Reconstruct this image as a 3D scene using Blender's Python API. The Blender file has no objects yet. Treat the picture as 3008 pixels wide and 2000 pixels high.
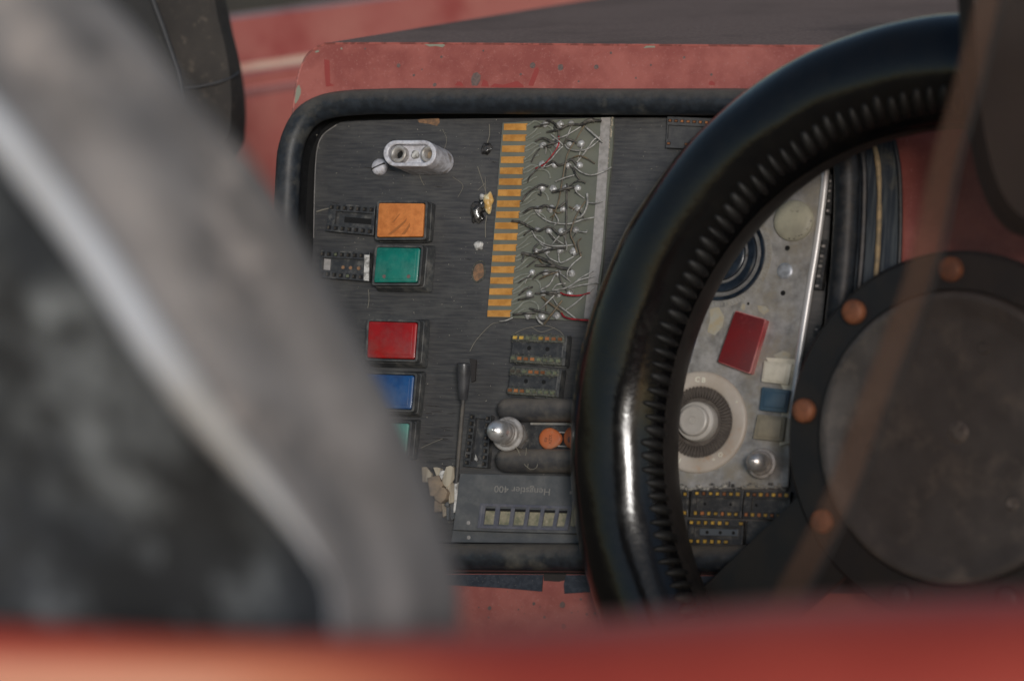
import bpy, bmesh, math, random
from mathutils import Vector, Matrix, noise as mnoise
random.seed(7)
R_ = math.radians
scn = bpy.context.scene
col = scn.collection

# ------------------------------------------------------------------ camera
PITCH = R_(15)
TGT = Vector((0, 0, 1.0))
DIST = 1.15
fwd = Vector((0, math.cos(PITCH), -math.sin(PITCH)))
cR = Vector((1, 0, 0)); cU = cR.cross(fwd).normalized(); cB = -fwd
CAM = TGT - fwd * DIST
FPX = 70 / 23.7 * 3008
cd = bpy.data.cameras.new('camera'); cam = bpy.data.objects.new('camera', cd); col.objects.link(cam)
cd.lens = 70; cd.sensor_width = 23.7; cd.clip_start = .01; cd.clip_end = 500
cd.dof.use_dof = True; cd.dof.focus_distance = 1.158; cd.dof.aperture_fstop = 4.6; cd.dof.aperture_blades = 9
cam.matrix_world = Matrix.Translation(CAM) @ Matrix((cR, cU, cB)).transposed().to_4x4()
scn.camera = cam

# ------------------------------------------------------------------ sky and sun
SUN_EL, SUN_ROT = R_(20), R_(184.6)
w = bpy.data.worlds.new('World'); scn.world = w; w.use_nodes = True
nt = w.node_tree; nt.nodes.clear()
sky = nt.nodes.new('ShaderNodeTexSky'); sky.sky_type = 'NISHITA'; sky.sun_disc = False
sky.sun_elevation = SUN_EL; sky.sun_rotation = SUN_ROT; sky.air_density = 1.2; sky.dust_density = 1.0; sky.ozone_density = 1.0
bg = nt.nodes.new('ShaderNodeBackground'); bg.inputs[1].default_value = .058
wo = nt.nodes.new('ShaderNodeOutputWorld')
nt.links.new(sky.outputs[0], bg.inputs[0]); nt.links.new(bg.outputs[0], wo.inputs[0])
sl = bpy.data.lights.new('sun', 'SUN'); sl.energy = 1.5; sl.angle = R_(10); sl.color = (1, .965, .93)
so = bpy.data.objects.new('sun', sl); col.objects.link(so)
sdir = Vector((math.sin(SUN_ROT) * math.cos(SUN_EL), math.cos(SUN_ROT) * math.cos(SUN_EL), math.sin(SUN_EL)))
sdir.x = abs(sdir.x)  # the sun stands behind the camera, a little to its right
so.rotation_euler = sdir.to_track_quat('Z', 'Y').to_euler()
sky.sun_rotation = math.atan2(sdir.x, sdir.y)
scn.view_settings.view_transform = 'Standard'; scn.view_settings.look = 'None'
scn.view_settings.exposure = 0.1; scn.view_settings.gamma = 1
scn.cycles.max_bounces = 8; scn.cycles.transparent_max_bounces = 12

# ------------------------------------------------------------------ panel frame
Nc = Vector((-.397, .144, .906)).normalized()
Vc = Vector((.09, 1, -.12)); Vc = (Vc - Nc * Vc.dot(Nc)).normalized()
Uc = Vc.cross(Nc).normalized()
c2w = Matrix((cR, cU, cB)).transposed()
U, V, N = c2w @ Uc, c2w @ Vc, c2w @ Nc
PM = Matrix.Translation(TGT) @ Matrix((U, V, N)).transposed().to_4x4()
PMI = PM.inverted()
S = DIST / FPX                       # one photo pixel at the panel, in metres

def ray(px, py): return cR * ((px - 1504) / FPX) - cU * ((py - 1000) / FPX) - cB
def W(px, py, d): return CAM + ray(px, py) * d
def L(px, py, h=0):
    """panel-frame point (u, v, n) seen at a photo pixel, h photo pixels above the faceplate"""
    r = ray(px, py); o = TGT + N * (h * S)
    t = (o - CAM).dot(N) / r.dot(N)
    p = PMI @ (CAM + r * t); p.z = h * S
    return p
def LL(pts, h=0): return [L(x, y, h) for x, y in pts]

# ------------------------------------------------------------------ materials
def lin(c):
    c /= 255.0
    return c / 12.92 if c <= .04045 else ((c + .055) / 1.055) ** 2.4
K = .62
def C(r, g, b, k=None): return tuple(min(.85, max(.002, lin(x) / (k or K))) for x in (r, g, b)) + (1,)
MATS = {}
def mat(name, c1, rough=.5, metal=0, c2=None, scale=300, lo=.42, hi=.6, c3=None, s3=60, lo3=.5, hi3=.62,
        bump=0, bs=1500, bd=.0002, spec=.5, coat=0, stretch=None, rvar=0, rnd=0, detail=6, streak=None, dustup=None):
    if name in MATS: return MATS[name]
    m = bpy.data.materials.new(name); m.use_nodes = True; n = m.node_tree.nodes; l = m.node_tree.links
    b = n['Principled BSDF']; b.inputs['Roughness'].default_value = rough; b.inputs['Metallic'].default_value = metal
    b.inputs['Specular IOR Level'].default_value = spec; b.inputs['Coat Weight'].default_value = coat
    b.inputs['Base Color'].default_value = c1
    tc = n.new('ShaderNodeTexCoord'); vec = tc.outputs['Object']
    if stretch:
        mp = n.new('ShaderNodeMapping'); mp.inputs['Scale'].default_value = stretch; l.new(vec, mp.inputs[0]); svec = mp.outputs[0]
    else: svec = vec
    def nz(scale, v, det=detail, r=.6):
        t = n.new('ShaderNodeTexNoise'); t.inputs['Scale'].default_value = scale; t.inputs['Detail'].default_value = det
        t.inputs['Roughness'].default_value = r; l.new(v, t.inputs['Vector']); return t.outputs['Fac']
    def rng(v, a, bb, o0=0, o1=1):
        r = n.new('ShaderNodeMapRange'); r.inputs[1].default_value = a; r.inputs[2].default_value = bb
        r.inputs[3].default_value = o0; r.inputs[4].default_value = o1; l.new(v, r.inputs[0]); return r.outputs[0]
    def mix(f, a, bb):
        x = n.new('ShaderNodeMix'); x.data_type = 'RGBA'; l.new(f, x.inputs[0])
        for i, q in ((6, a), (7, bb)):
            if isinstance(q, tuple): x.inputs[i].default_value = q
            else: l.new(q, x.inputs[i])
        return x.outputs[2]
    cur = c1
    if c2:
        f = nz(scale, svec); cur = mix(rng(f, lo, hi), cur, c2)
    if c3:
        g = nz(s3, vec, 8, .7); cur = mix(rng(g, lo3, hi3), cur, c3)
        if rvar: l.new(rng(g, lo3, hi3, rough, min(1, rough + rvar)), b.inputs['Roughness'])
    if dustup:
        gm = n.new('ShaderNodeNewGeometry'); sx = n.new('ShaderNodeSeparateXYZ'); l.new(gm.outputs['Normal'], sx.inputs[0])
        dn = nz(260, vec, 8, .75); ad = n.new('ShaderNodeMath'); ad.operation = 'MULTIPLY_ADD'; ad.inputs[1].default_value = .9; l.new(dn, ad.inputs[0]); l.new(sx.outputs[2], ad.inputs[2])
        cur = mix(rng(ad.outputs[0], .72, 1.6, 0, .85), cur, dustup)
    if rnd:
        oi = n.new('ShaderNodeObjectInfo'); f = rng(oi.outputs['Random'], 0, 1, 1 - rnd, 1 + rnd * .4)
        x = n.new('ShaderNodeVectorMath'); x.operation = 'SCALE'; l.new(f, x.inputs['Scale'])
        if isinstance(cur, tuple): x.inputs[0].default_value = cur[:3]
        else: l.new(cur, x.inputs[0])
        cur = x.outputs[0]
    if not isinstance(cur, tuple): l.new(cur, b.inputs['Base Color'])
    if bump:
        h = nz(bs, svec if streak else vec, 5)
        bp = n.new('ShaderNodeBump'); bp.inputs['Strength'].default_value = bump; bp.inputs['Distance'].default_value = bd
        l.new(h, bp.inputs['Height']); l.new(bp.outputs[0], b.inputs['Normal'])
    MATS[name] = m; return m

DUST = C(108, 104, 98)
m_face = mat('brushed_black_faceplate', C(48, 48, 50), .5, 0, C(70, 69, 68), 1100, .36, .7, C(78, 77, 75), 40, .5, .8,
             bump=.7, bs=1100, bd=.0002, stretch=(.08, 1, 1), streak=True, detail=5)
m_red = mat('dusty_red_paint', C(144, 84, 76), .42, 0, C(124, 66, 60), 60, .4, .62, C(152, 100, 94), 900, .56, .72,
            bump=.18, bs=2500, bd=.00008, rvar=.3)
m_redfar = mat('red_body_paint', C(154, 84, 76, .7), .32, 0, C(168, 106, 94, .7), 9, .42, .66, C(140, 62, 56, .7), 30, .5, .7, coat=.3, rvar=.2)
m_cover = mat('dark_dash_covering', C(106, 84, 76), .9, 0, C(124, 102, 92), 700, .4, .62, C(94, 74, 66), 12, .45, .65, bump=.4, bs=2200, bd=.0002)
m_rub = mat('black_rubber', C(23, 27, 32), .46, 0, C(34, 39, 45), 300, .42, .62, C(78, 76, 70), 40, .57, .78, bump=.15, bs=900, bd=.0002, rvar=.35, dustup=C(92, 86, 78))
m_rubdk = mat('dull_black_rubber', C(13, 14, 16), .7, 0, C(24, 25, 27), 400, .45, .6, C(60, 56, 50), 60, .62, .8)
m_rubside = mat('streaked_rubber_lip', C(36, 43, 52), .45, 0, C(66, 72, 76), 700, .45, .62, C(88, 86, 76), 60, .56, .75,
                stretch=(1.5, .06, 1), bump=.3, bs=600, bd=.0002, streak=True)
m_tan = mat('tan_sealant', C(150, 130, 98), .6, 0, C(120, 108, 86), 300)
m_tape = mat('dark_tape', C(32, 37, 46), .55, 0, C(48, 52, 60), 600, .45, .6, C(80, 80, 80), 1500, .64, .72, bump=.2, bs=800)
m_metal_w = mat('oxidised_white_metal', C(186, 186, 192), .5, .1, C(152, 150, 154), 350, .4, .62, C(104, 92, 76), 160, .56, .7, bump=.3, bs=1500, bd=.00015)
m_alu = mat('weathered_aluminium', C(150, 149, 148), .42, .3, C(112, 111, 109), 200, .36, .66, C(126, 121, 110), 70, .46, .66, bump=.5, bs=700, bd=.0003, rvar=.25)
m_alug = mat('grimy_aluminium', C(130, 128, 122), .6, .2, C(50, 50, 50), 200, .47, .55, bump=.6, bs=500, bd=.0004)
m_steel = mat('bright_steel', C(200, 200, 204), .34, .75, C(168, 166, 164), 200, .42, .62, C(100, 88, 76), 300, .58, .7, bump=.12, bs=900, bd=.0001, rvar=.3)
m_dullsteel = mat('dull_steel', C(150, 147, 144), .45, .3, C(116, 110, 104), 300, .42, .62, C(92, 66, 44), 350, .62, .72, bump=.3, bs=900, bd=.0001)
m_pcb = mat('grey_green_circuit_board', C(88, 90, 80), .42, 0, C(102, 102, 92), 120, .4, .62, C(78, 80, 74), 60, .45, .65, bump=.1, bs=800)
m_gold = mat('speckled_gold_plating', C(186, 134, 68), .45, .2, C(164, 112, 50), 260, .4, .62, C(92, 60, 26), 1900, .61, .68, bump=.1, bs=1500, rnd=.08)
m_trace = mat('tinned_trace', C(116, 118, 110), .5, 0, C(100, 102, 94), 400)
m_strip = mat('pale_grey_strip', C(138, 134, 132), .7, 0, C(118, 115, 112), 500, .4, .65, bump=.2, bs=1500)
m_solder = mat('solder', C(172, 172, 172), .35, .2, C(120, 118, 116), 500, .42, .6, bump=.4, bs=700, bd=.0003)
m_wdark = mat('dark_wire', C(44, 43, 42), .5, 0, C(84, 80, 74), 500)
m_wlight = mat('bare_silver_wire', C(154, 152, 148), .42, .1, C(112, 110, 106), 500)
m_wred = mat('red_wire', C(148, 22, 32), .4, 0, C(96, 24, 30), 500)
m_wbrown = mat('brown_wire', C(98, 84, 64), .5, 0, C(70, 64, 56), 500)
m_glue = mat('clear_dark_glue', C(62, 60, 58), .12, 0, C(24, 24, 24), 260, .45, .55, coat=.6, bump=.6, bs=400, bd=.0008)
m_amber = mat('amber_glue', C(176, 140, 84), .3, 0, C(200, 184, 150), 300, .45, .6, bump=.4, bs=400)
m_whiteg = mat('white_residue', C(176, 174, 170), .6, 0, C(110, 108, 104), 400, .45, .6, bump=.5, bs=800)
m_rust = mat('rusty_tan_stain', C(122, 92, 68), .8, 0, C(92, 74, 60), 500)
m_frame = mat('dusty_black_plastic', C(46, 47, 48), .5, 0, C(60, 61, 61), 260, .42, .62, C(92, 90, 86), 160, .5, .7, bump=.2, bs=1200)
m_socket = mat('black_socket_plastic', C(38, 39, 41), .45, 0, C(56, 56, 56), 400, .42, .62, C(88, 86, 82), 300, .54, .7, bump=.2, bs=1500)
m_pit = mat('black_pit', C(8, 8, 9), .8)
m_lensor = mat('chalky_orange_plastic', C(182, 112, 58), .75, 0, C(164, 96, 46), 260, .4, .62, C(130, 84, 46), 1600, .58, .72, bump=.8, bs=1700, bd=.0002)
m_lensgr = mat('teal_green_plastic', C(12, 100, 88), .35, 0, C(8, 84, 74), 160, .4, .62, C(60, 116, 104), 140, .42, .8, coat=.15)
m_lensrd = mat('bright_red_plastic', C(136, 16, 16), .38, 0, C(104, 14, 16), 60, .4, .62, C(124, 58, 54), 130, .42, .85, coat=.15)
m_lensbl = mat('blue_plastic', C(24, 66, 112), .35, 0, C(26, 54, 94), 90, .4, .62, C(70, 92, 120), 140, .42, .85, coat=.15)
m_lenstl = mat('pale_teal_plastic', C(70, 132, 120), .45, 0, C(90, 120, 112), 90, .4, .62)
m_redold = mat('scratched_red_plastic', C(98, 22, 26), .5, 0, C(84, 28, 32), 60, .4, .62, C(128, 60, 60), 160, .6, .8, bump=.2, bs=500)
m_navy = mat('navy_blue_plastic', C(34, 44, 104), .45, 0, C(104, 106, 112), 60, .45, .55)
m_beige = mat('aged_beige_plastic', C(162, 155, 147), .45, 0, C(148, 138, 126), 60, .4, .64, C(150, 112, 76), 50, .58, .74, bump=.1, bs=1200)
m_disc = mat('pale_greenish_beige_plastic', C(146, 144, 128), .5, 0, C(124, 122, 110), 80, .4, .64, C(60, 58, 54), 240, .62, .72)
m_well = mat('dark_grimy_serration', C(64, 58, 54), .6, 0, C(84, 78, 72), 300, .42, .62)
m_white = mat('dirty_white_plastic', C(188, 184, 170), .5, 0, C(160, 156, 142), 120, .4, .64, bump=.1, bs=900)
m_bluebtn = mat('slate_blue_plastic', C(50, 74, 92), .5, 0, C(64, 84, 96), 160, .4, .64, C(120, 124, 124), 900, .64, .74)
m_olive = mat('olive_beige_plastic', C(126, 120, 104), .55, 0, C(108, 104, 92), 160, .4, .64, C(164, 160, 148), 900, .64, .72)
m_copper = mat('copper_contact', C(136, 92, 60), .45, .1, C(150, 88, 44), 600, rnd=.55)
m_goldpin = mat('gold_contact', C(224, 164, 74), .35, .2, C(150, 96, 46), 600, rnd=.4)
m_green = mat('verdigris_contact', C(86, 104, 84), .6, .2, C(110, 92, 70), 600, rnd=.4)
m_dullpin = mat('tarnished_contact', C(84, 76, 66), .45, .4, C(50, 46, 44), 500, rnd=.5)
m_fluff = mat('dust_fluff', C(84, 84, 76), .95, 0, C(56, 58, 54), 900, bump=.8, bs=1500, bd=.0004)
m_cap = mat('orange_ceramic', C(160, 86, 48), .5, 0, C(146, 94, 68), 60, .42, .62, C(160, 112, 84), 120, .52, .7, bump=.15, bs=900)
m_tube = mat('dusty_black_tube', C(46, 46, 48), .5, 0, C(62, 60, 58), 200, .42, .62, C(90, 84, 76), 60, .48, .7, bump=.25, bs=1500, rvar=.3, dustup=C(104, 97, 88))
m_count = mat('grey_counter_case', C(66, 68, 70), .5, 0, C(76, 77, 78), 200, .42, .62, C(94, 94, 92), 90, .56, .8, bump=.1, bs=2200, rvar=.2)
m_countfr = mat('counter_window_frame', C(70, 71, 80), .45, 0, C(84, 84, 90), 300)
m_wheelnum = mat('faded_number_wheel', C(122, 116, 98), .5, 0, C(92, 92, 74), 400, .4, .62, C(150, 142, 122), 900, .56, .7)
m_print = mat('faded_grey_print', C(110, 108, 104), .7)
m_ink = mat('dark_ink', C(66, 44, 34), .8)
m_chip = mat('weathered_wood_chip', C(150, 142, 126), .8, 0, C(116, 106, 92), 300, .4, .62, bump=.5, bs=600, stretch=(1, .2, 1))
m_chip2 = mat('tan_putty', C(122, 107, 90), .8, 0, C(98, 88, 76), 300, .4, .62, bump=.5, bs=600)
m_leather = mat('glossy_black_leather', C(7, 7, 8), .15, 0, C(11, 10, 10), 120, .42, .62, bump=.3, bs=300, bd=.0003, spec=.65, rvar=.06, c3=C(12, 11, 10), s3=90)
m_stitch = mat('lacing_cord', C(20, 19, 18), .58, 0, C(13, 12, 12), 200, .45, .6, spec=.4, bump=.3, bs=1200)
m_inner = mat('dull_black_leather', C(26, 22, 20), .6, 0, C(18, 15, 14), 200, bump=.3, bs=600)
m_hub = mat('dull_black_hub', C(66, 64, 63), .5, 0, C(54, 52, 51), 60, .4, .64, C(92, 86, 80), 45, .5, .72, bump=.1, bs=700)
m_flange = mat('black_hub_flange', C(22, 23, 25), .5, 0, C(30, 28, 27), 90)
m_bolt = mat('coppery_bolt', C(126, 80, 56), .6, .1, C(98, 64, 48), 200)
m_greybolt = mat('grey_worn_bolt', C(98, 94, 90), .5, .3, C(70, 66, 64), 300)
m_pad = mat('dusty_black_padding', C(36, 33, 31), .8, 0, C(46, 42, 39), 50, .4, .64, C(78, 70, 62), 200, .56, .74, bump=.3, bs=900)
m_padf = mat('black_padding_front', C(20, 20, 21), .7, 0, C(30, 29, 28), 30, .42, .62, C(52, 50, 48), 300, .62, .74, bump=.3, bs=900)
m_pipe = mat('grey_piping', C(50, 50, 52), .6)
m_seat = mat('worn_grey_vinyl', C(126, 121, 119), .75, 0, C(96, 92, 90), 30, .4, .6, C(150, 141, 136), 46, .54, .68)
m_ridge = mat('pale_worn_piping', C(172, 176, 184), .6, 0, C(150, 148, 146), 14, .4, .6)
m_cush = mat('black_seat_fabric', C(50, 53, 57), .8, 0, C(128, 132, 134), 24, .46, .64, C(40, 41, 42), 14, .5, .6)
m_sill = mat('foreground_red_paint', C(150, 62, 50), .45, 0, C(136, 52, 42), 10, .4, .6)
_n = m_sill.node_tree.nodes; _l = m_sill.node_tree.links   # warm highlight painted into the colour of the sill's left part
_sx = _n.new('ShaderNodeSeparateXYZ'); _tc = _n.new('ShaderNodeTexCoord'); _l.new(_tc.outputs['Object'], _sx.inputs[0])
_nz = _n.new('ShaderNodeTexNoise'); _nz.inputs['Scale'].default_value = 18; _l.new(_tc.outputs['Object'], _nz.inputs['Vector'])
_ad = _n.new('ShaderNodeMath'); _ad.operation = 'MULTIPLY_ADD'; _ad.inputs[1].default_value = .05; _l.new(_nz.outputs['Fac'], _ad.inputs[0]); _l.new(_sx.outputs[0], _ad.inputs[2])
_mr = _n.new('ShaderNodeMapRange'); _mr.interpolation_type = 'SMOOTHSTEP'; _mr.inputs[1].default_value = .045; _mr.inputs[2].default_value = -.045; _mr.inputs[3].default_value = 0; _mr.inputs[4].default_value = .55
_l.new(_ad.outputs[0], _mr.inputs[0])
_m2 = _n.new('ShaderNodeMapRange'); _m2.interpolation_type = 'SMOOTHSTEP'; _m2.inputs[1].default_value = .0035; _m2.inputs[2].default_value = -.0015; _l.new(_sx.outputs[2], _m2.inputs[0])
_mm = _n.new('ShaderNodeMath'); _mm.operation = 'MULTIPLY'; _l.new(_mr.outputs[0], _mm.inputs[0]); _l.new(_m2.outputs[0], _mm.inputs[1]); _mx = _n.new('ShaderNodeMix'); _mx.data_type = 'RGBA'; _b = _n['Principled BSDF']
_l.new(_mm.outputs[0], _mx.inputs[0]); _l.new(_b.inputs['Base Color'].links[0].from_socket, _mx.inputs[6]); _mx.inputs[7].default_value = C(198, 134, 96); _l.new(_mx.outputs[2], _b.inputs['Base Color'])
m_ground = mat('brown_earth', C(64, 50, 42), .95, 0, C(88, 74, 60), 9, .4, .6, C(60, 66, 44), 3, .5, .6, bump=.5, bs=30, bd=.01)
m_stain = mat('grey_spot', C(84, 72, 70), .8, 0, C(100, 82, 78), 900)
m_stainr = mat('deep_red_bare_paint', C(130, 56, 52), .45)
m_chipg = mat('grey_green_primer', C(120, 122, 108), .7)
m_hair = mat('fine_grey_fibre', C(110, 106, 96), .7)
m_crumb = mat('pale_dust_crumb', C(132, 128, 118), .9, rnd=0)
m_dkdirt = mat('dark_grime', C(40, 37, 36), .8)
m_black = mat('gloss_black_dial', C(20, 26, 34), .22, 0, C(34, 42, 52), 200, .45, .65)
m_col = mat('black_column_cover', C(20, 18, 18), .6, 0, C(30, 26, 25), 60)

def glassy(name, tint, haze, alpha, rough=.15):
    m = bpy.data.materials.new(name); m.use_nodes = True; n = m.node_tree.nodes; l = m.node_tree.links
    b = n['Principled BSDF']; b.inputs['Base Color'].default_value = haze; b.inputs['Roughness'].default_value = rough
    t = n.new('ShaderNodeBsdfTransparent'); t.inputs[0].default_value = tint
    x = n.new('ShaderNodeMixShader'); x.inputs[0].default_value = alpha
    l.new(t.outputs[0], x.inputs[1]); l.new(b.outputs[0], x.inputs[2]); l.new(x.outputs[0], n['Material Output'].inputs[0]); return m
m_glass = glassy('brown_tinted_pane', (.84, .80, .78, 1), C(50, 40, 35), .09, .35)
m_glassedge = glassy('dusty_brown_pane_edge', (.82, .77, .74, 1), C(106, 82, 68), .19, .5)

# ------------------------------------------------------------------ mesh helpers
class MB:
    def __init__(s): s.v = []; s.f = []
    def add(s, vs, fs):
        o = len(s.v); s.v += [Vector(p) for p in vs]; s.f += [tuple(i + o for i in f) for f in fs]; return s
    def prism(s, pts, h0, h1, inset=0, fan=False):
        """pts: panel-frame outline; extruded from h0 to h1 (photo px); inset shrinks the top in px"""
        n = len(pts); c = sum((Vector(p) for p in pts), Vector()) / n
        bot = [Vector((p[0], p[1], h0 * S)) for p in pts]
        if inset:
            bv = min(inset, abs(h1 - h0)); rim = [Vector((p[0], p[1], (h1 - bv * .6) * S)) for p in pts]
            top = []
            for p in pts:
                q = Vector((p[0], p[1], h1 * S)); d = Vector((c.x - q.x, c.y - q.y, 0)); d2 = d.length
                top.append(q + d * min(.5, inset * S * 1.3 / max(d2, 1e-9)))
            vs = bot + rim + top; fs = [tuple(range(2 * n, 3 * n)), tuple(reversed(range(n)))]
            for i in range(n):
                j = (i + 1) % n; fs += [(i, j, n + j, n + i), (n + i, n + j, 2 * n + j, 2 * n + i)]
        else:
            top = [Vector((p[0], p[1], h1 * S)) for p in pts]
            vs = bot + top; fs = [tuple(range(n, 2 * n)), tuple(reversed(range(n)))]
            for i in range(n):
                j = (i + 1) % n; fs.append((i, j, n + j, n + i))
        return s.add(vs, fs)
    def ring(s, a, b, h0, h1, close=True):
        """band between outline a (outer) and b (inner), same count"""
        n = len(a); vs = [(p[0], p[1], h1 * S) for p in a] + [(p[0], p[1], h1 * S) for p in b] + \
                        [(p[0], p[1], h0 * S) for p in a] + [(p[0], p[1], h0 * S) for p in b]
        fs = []
        for i in range(n if close else n - 1):
            j = (i + 1) % n
            fs += [(i, j, n + j, n + i), (2 * n + i, 3 * n + i, 3 * n + j, 2 * n + j), (i, 2 * n + i, 2 * n + j, j), (n + i, n + j, 3 * n + j, 3 * n + i)]
        if not close: fs += [(0, n, 3 * n, 2 * n), (n - 1, 3 * n - 1, 4 * n - 1, 2 * n - 1)]
        return s.add(vs, fs)
    def tube(s, pts, r, k=8, closed=False, caps=True, radii=None, flat=1.0, wob=0):
        pts = [Vector(p) for p in pts]; n = len(pts); vs = []; fs = []
        up = Vector((0, 0, 1)); prev = None
        for i, p in enumerate(pts):
            a = pts[(i - 1) % n] if (closed or i > 0) else p; b = pts[(i + 1) % n] if (closed or i < n - 1) else p
            t = (b - a).normalized()
            x = (prev - t * prev.dot(t)) if prev is not None else up.cross(t)
            if x.length < 1e-6: x = Vector((1, 0, 0)).cross(t)
            x.normalize(); y = t.cross(x); prev = x
            rr = radii[i] if radii else r
            if wob: rr *= 1 + wob * mnoise.noise(p * 150)
            for q in range(k):
                an = 2 * math.pi * q / k; vs.append(p + x * math.cos(an) * rr + y * math.sin(an) * rr * flat)
        m = n if closed else n - 1
        for i in range(m):
            for q in range(k):
                a0 = i * k + q; a1 = i * k + (q + 1) % k; b0 = ((i + 1) % n) * k + q; b1 = ((i + 1) % n) * k + (q + 1) % k
                fs.append((a0, a1, b1, b0))
        if caps and not closed: fs += [tuple(reversed(range(k))), tuple(range((n - 1) * k, n * k))]
        return s.add(vs, fs)
    def lathe(s, c, prof, k=40, ax=None, cap0=True, cap1=True):
        """c centre in panel frame, prof list of (radius px, h px offset from c.z=0)"""
        vs = []; fs = []; n = len(prof)
        for r, h in prof:
            for q in range(k):
                a = 2 * math.pi * q / k; vs.append((c[0] + r * S * math.cos(a), c[1] + r * S * math.sin(a), h * S))
        for i in range(n - 1):
            for q in range(k):
                q2 = (q + 1) % k; fs.append((i * k + q, i * k + q2, (i + 1) * k + q2, (i + 1) * k + q))
        if cap0: fs.append(tuple(reversed(range(k))))
        if cap1: fs.append(tuple(range((n - 1) * k, n * k)))
        return s.add(vs, fs)
    def blob(s, c, rx, ry, rz, sub=2, amp=.25, seed=0):
        bm = bmesh.new(); bmesh.ops.create_icosphere(bm, subdivisions=sub, radius=1)
        o = Vector((seed * 3.1, seed * 1.7, 0))
        for v in bm.verts: v.co *= 1 + amp * mnoise.noise(v.co * 1.6 + o)
        vs = [Vector((c[0] + v.co.x * rx, c[1] + v.co.y * ry, c[2] + v.co.z * rz)) for v in bm.verts]
        bm.verts.index_update(); fs = [tuple(v.index for v in f.verts) for f in bm.faces]; bm.free(); return s.add(vs, fs)

def cr(pts, sub=4, closed=False):
    pts = [Vector(p) for p in pts]; n = len(pts); out = []
    for i in range(n if closed else n - 1):
        p1, p2 = pts[i], pts[(i + 1) % n]
        p0 = pts[(i - 1) % n] if (closed or i > 0) else p1 * 2 - p2
        p3 = pts[(i + 2) % n] if (closed or i + 2 < n) else p2 * 2 - p1
        for q in range(sub):
            t = q / sub
            out.append(.5 * ((2 * p1) + (p2 - p0) * t + (2 * p0 - 5 * p1 + 4 * p2 - p3) * t * t + (3 * p1 - p0 - 3 * p2 + p3) * t ** 3))
    if not closed: out.append(pts[-1])
    return out

def tagp(o, label=None, cat=None, group=None, kind=None):
    for k_, v_ in (('label', label), ('category', cat), ('group', group), ('kind', kind)):
        if v_: o[k_] = v_
    return o
def thing(name, label, cat, px, py, h=0, group=None, frame=None, loc=None):
    """an Empty at the thing's base, turned with the panel; its parts are built in panel coordinates"""
    o = bpy.data.objects.new(name, None); col.objects.link(o); o.empty_display_size = .005
    p = L(px, py, h) if loc is None else loc
    o.matrix_world = PM @ Matrix.Translation(p); o['_o'] = [p.x, p.y, p.z]
    ORG[o] = p.copy(); return tagp(o, label, cat, group)
ORG = {}
def org(o):
    return ORG[o]
def finish(me, m, smooth=None):
    me.materials.append(m)
    if smooth is not None:
        bm = bmesh.new(); bm.from_mesh(me); bmesh.ops.recalc_face_normals(bm, faces=bm.faces)
        for f in bm.faces: f.smooth = True
        lim = R_(smooth)
        for e in bm.edges: e.smooth = len(e.link_faces) == 2 and e.calc_face_angle(0) < lim
        bm.to_mesh(me); bm.free()
    else:
        bm = bmesh.new(); bm.from_mesh(me); bmesh.ops.recalc_face_normals(bm, faces=bm.faces); bm.to_mesh(me); bm.free()
def part(name, mb, m, parent, smooth=35, bevel=0, label=None, kind=None):
    o0 = ORG[parent]; me = bpy.data.meshes.new(name)
    me.from_pydata([v - o0 for v in mb.v], [], mb.f); finish(me, m, smooth)
    o = bpy.data.objects.new(name, me); col.objects.link(o); o.parent = parent; ORG[o] = o0.copy()
    if bevel:
        b = o.modifiers.new('edge', 'BEVEL'); b.width = bevel * S; b.segments = 2; b.limit_method = 'ANGLE'; b.angle_limit = R_(40)
    return tagp(o, label, None, None, kind)
def single(name, mb, m, label, cat, group=None, smooth=35, kind=None, org_pt=None, bevel=0):
    """a thing that is one mesh, in panel coordinates"""
    c = org_pt or (sum((Vector(v) for v in mb.v), Vector()) / len(mb.v)); me = bpy.data.meshes.new(name)
    me.from_pydata([v - c for v in mb.v], [], mb.f); finish(me, m, smooth)
    o = bpy.data.objects.new(name, me); col.objects.link(o); o.matrix_world = PM @ Matrix.Translation(c); ORG[o] = c
    if bevel:
        b = o.modifiers.new('edge', 'BEVEL'); b.width = bevel * S; b.segments = 2; b.limit_method = 'ANGLE'; b.angle_limit = R_(40)
    return tagp(o, label, cat, group, kind)
def shared(name, me, parent, loc, rotz=0, sc=(1, 1, 1)):
    """a part that shares its mesh with its like"""
    o = bpy.data.objects.new(name, me); col.objects.link(o); o.parent = parent; p = Vector(loc) - ORG[parent]
    o.location = p; o.rotation_euler = (0, 0, rotz); o.scale = sc; ORG[o] = Vector(loc); return o
def boxmesh(name, sx, sy, sz, m, taper=.85):
    mb = MB(); a, b = sx / 2 * S, sy / 2 * S; t = taper
    mb.add([(-a, -b, 0), (a, -b, 0), (a, b, 0), (-a, b, 0), (-a, -b, sz * .7 * S), (a, -b, sz * .7 * S), (a, b, sz * .7 * S), (-a, b, sz * .7 * S),
            (-a * t, -b * t, sz * S), (a * t, -b * t, sz * S), (a * t, b * t, sz * S), (-a * t, b * t, sz * S)],
           [(3, 2, 1, 0), (0, 1, 5, 4), (1, 2, 6, 5), (2, 3, 7, 6), (3, 0, 4, 7), (4, 5, 9, 8), (5, 6, 10, 9), (6, 7, 11, 10), (7, 4, 8, 11), (8, 9, 10, 11)])
    me = bpy.data.meshes.new(name); me.from_pydata(mb.v, [], mb.f); finish(me, m, None); return me
def bil(q, s, t):
    return (q[0] * (1 - s) + q[1] * s) * (1 - t) + (q[3] * (1 - s) + q[2] * s) * t
def sub(q, s0, t0, s1, t1): return [bil(q, s0, t0), bil(q, s1, t0), bil(q, s1, t1), bil(q, s0, t1)]
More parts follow.
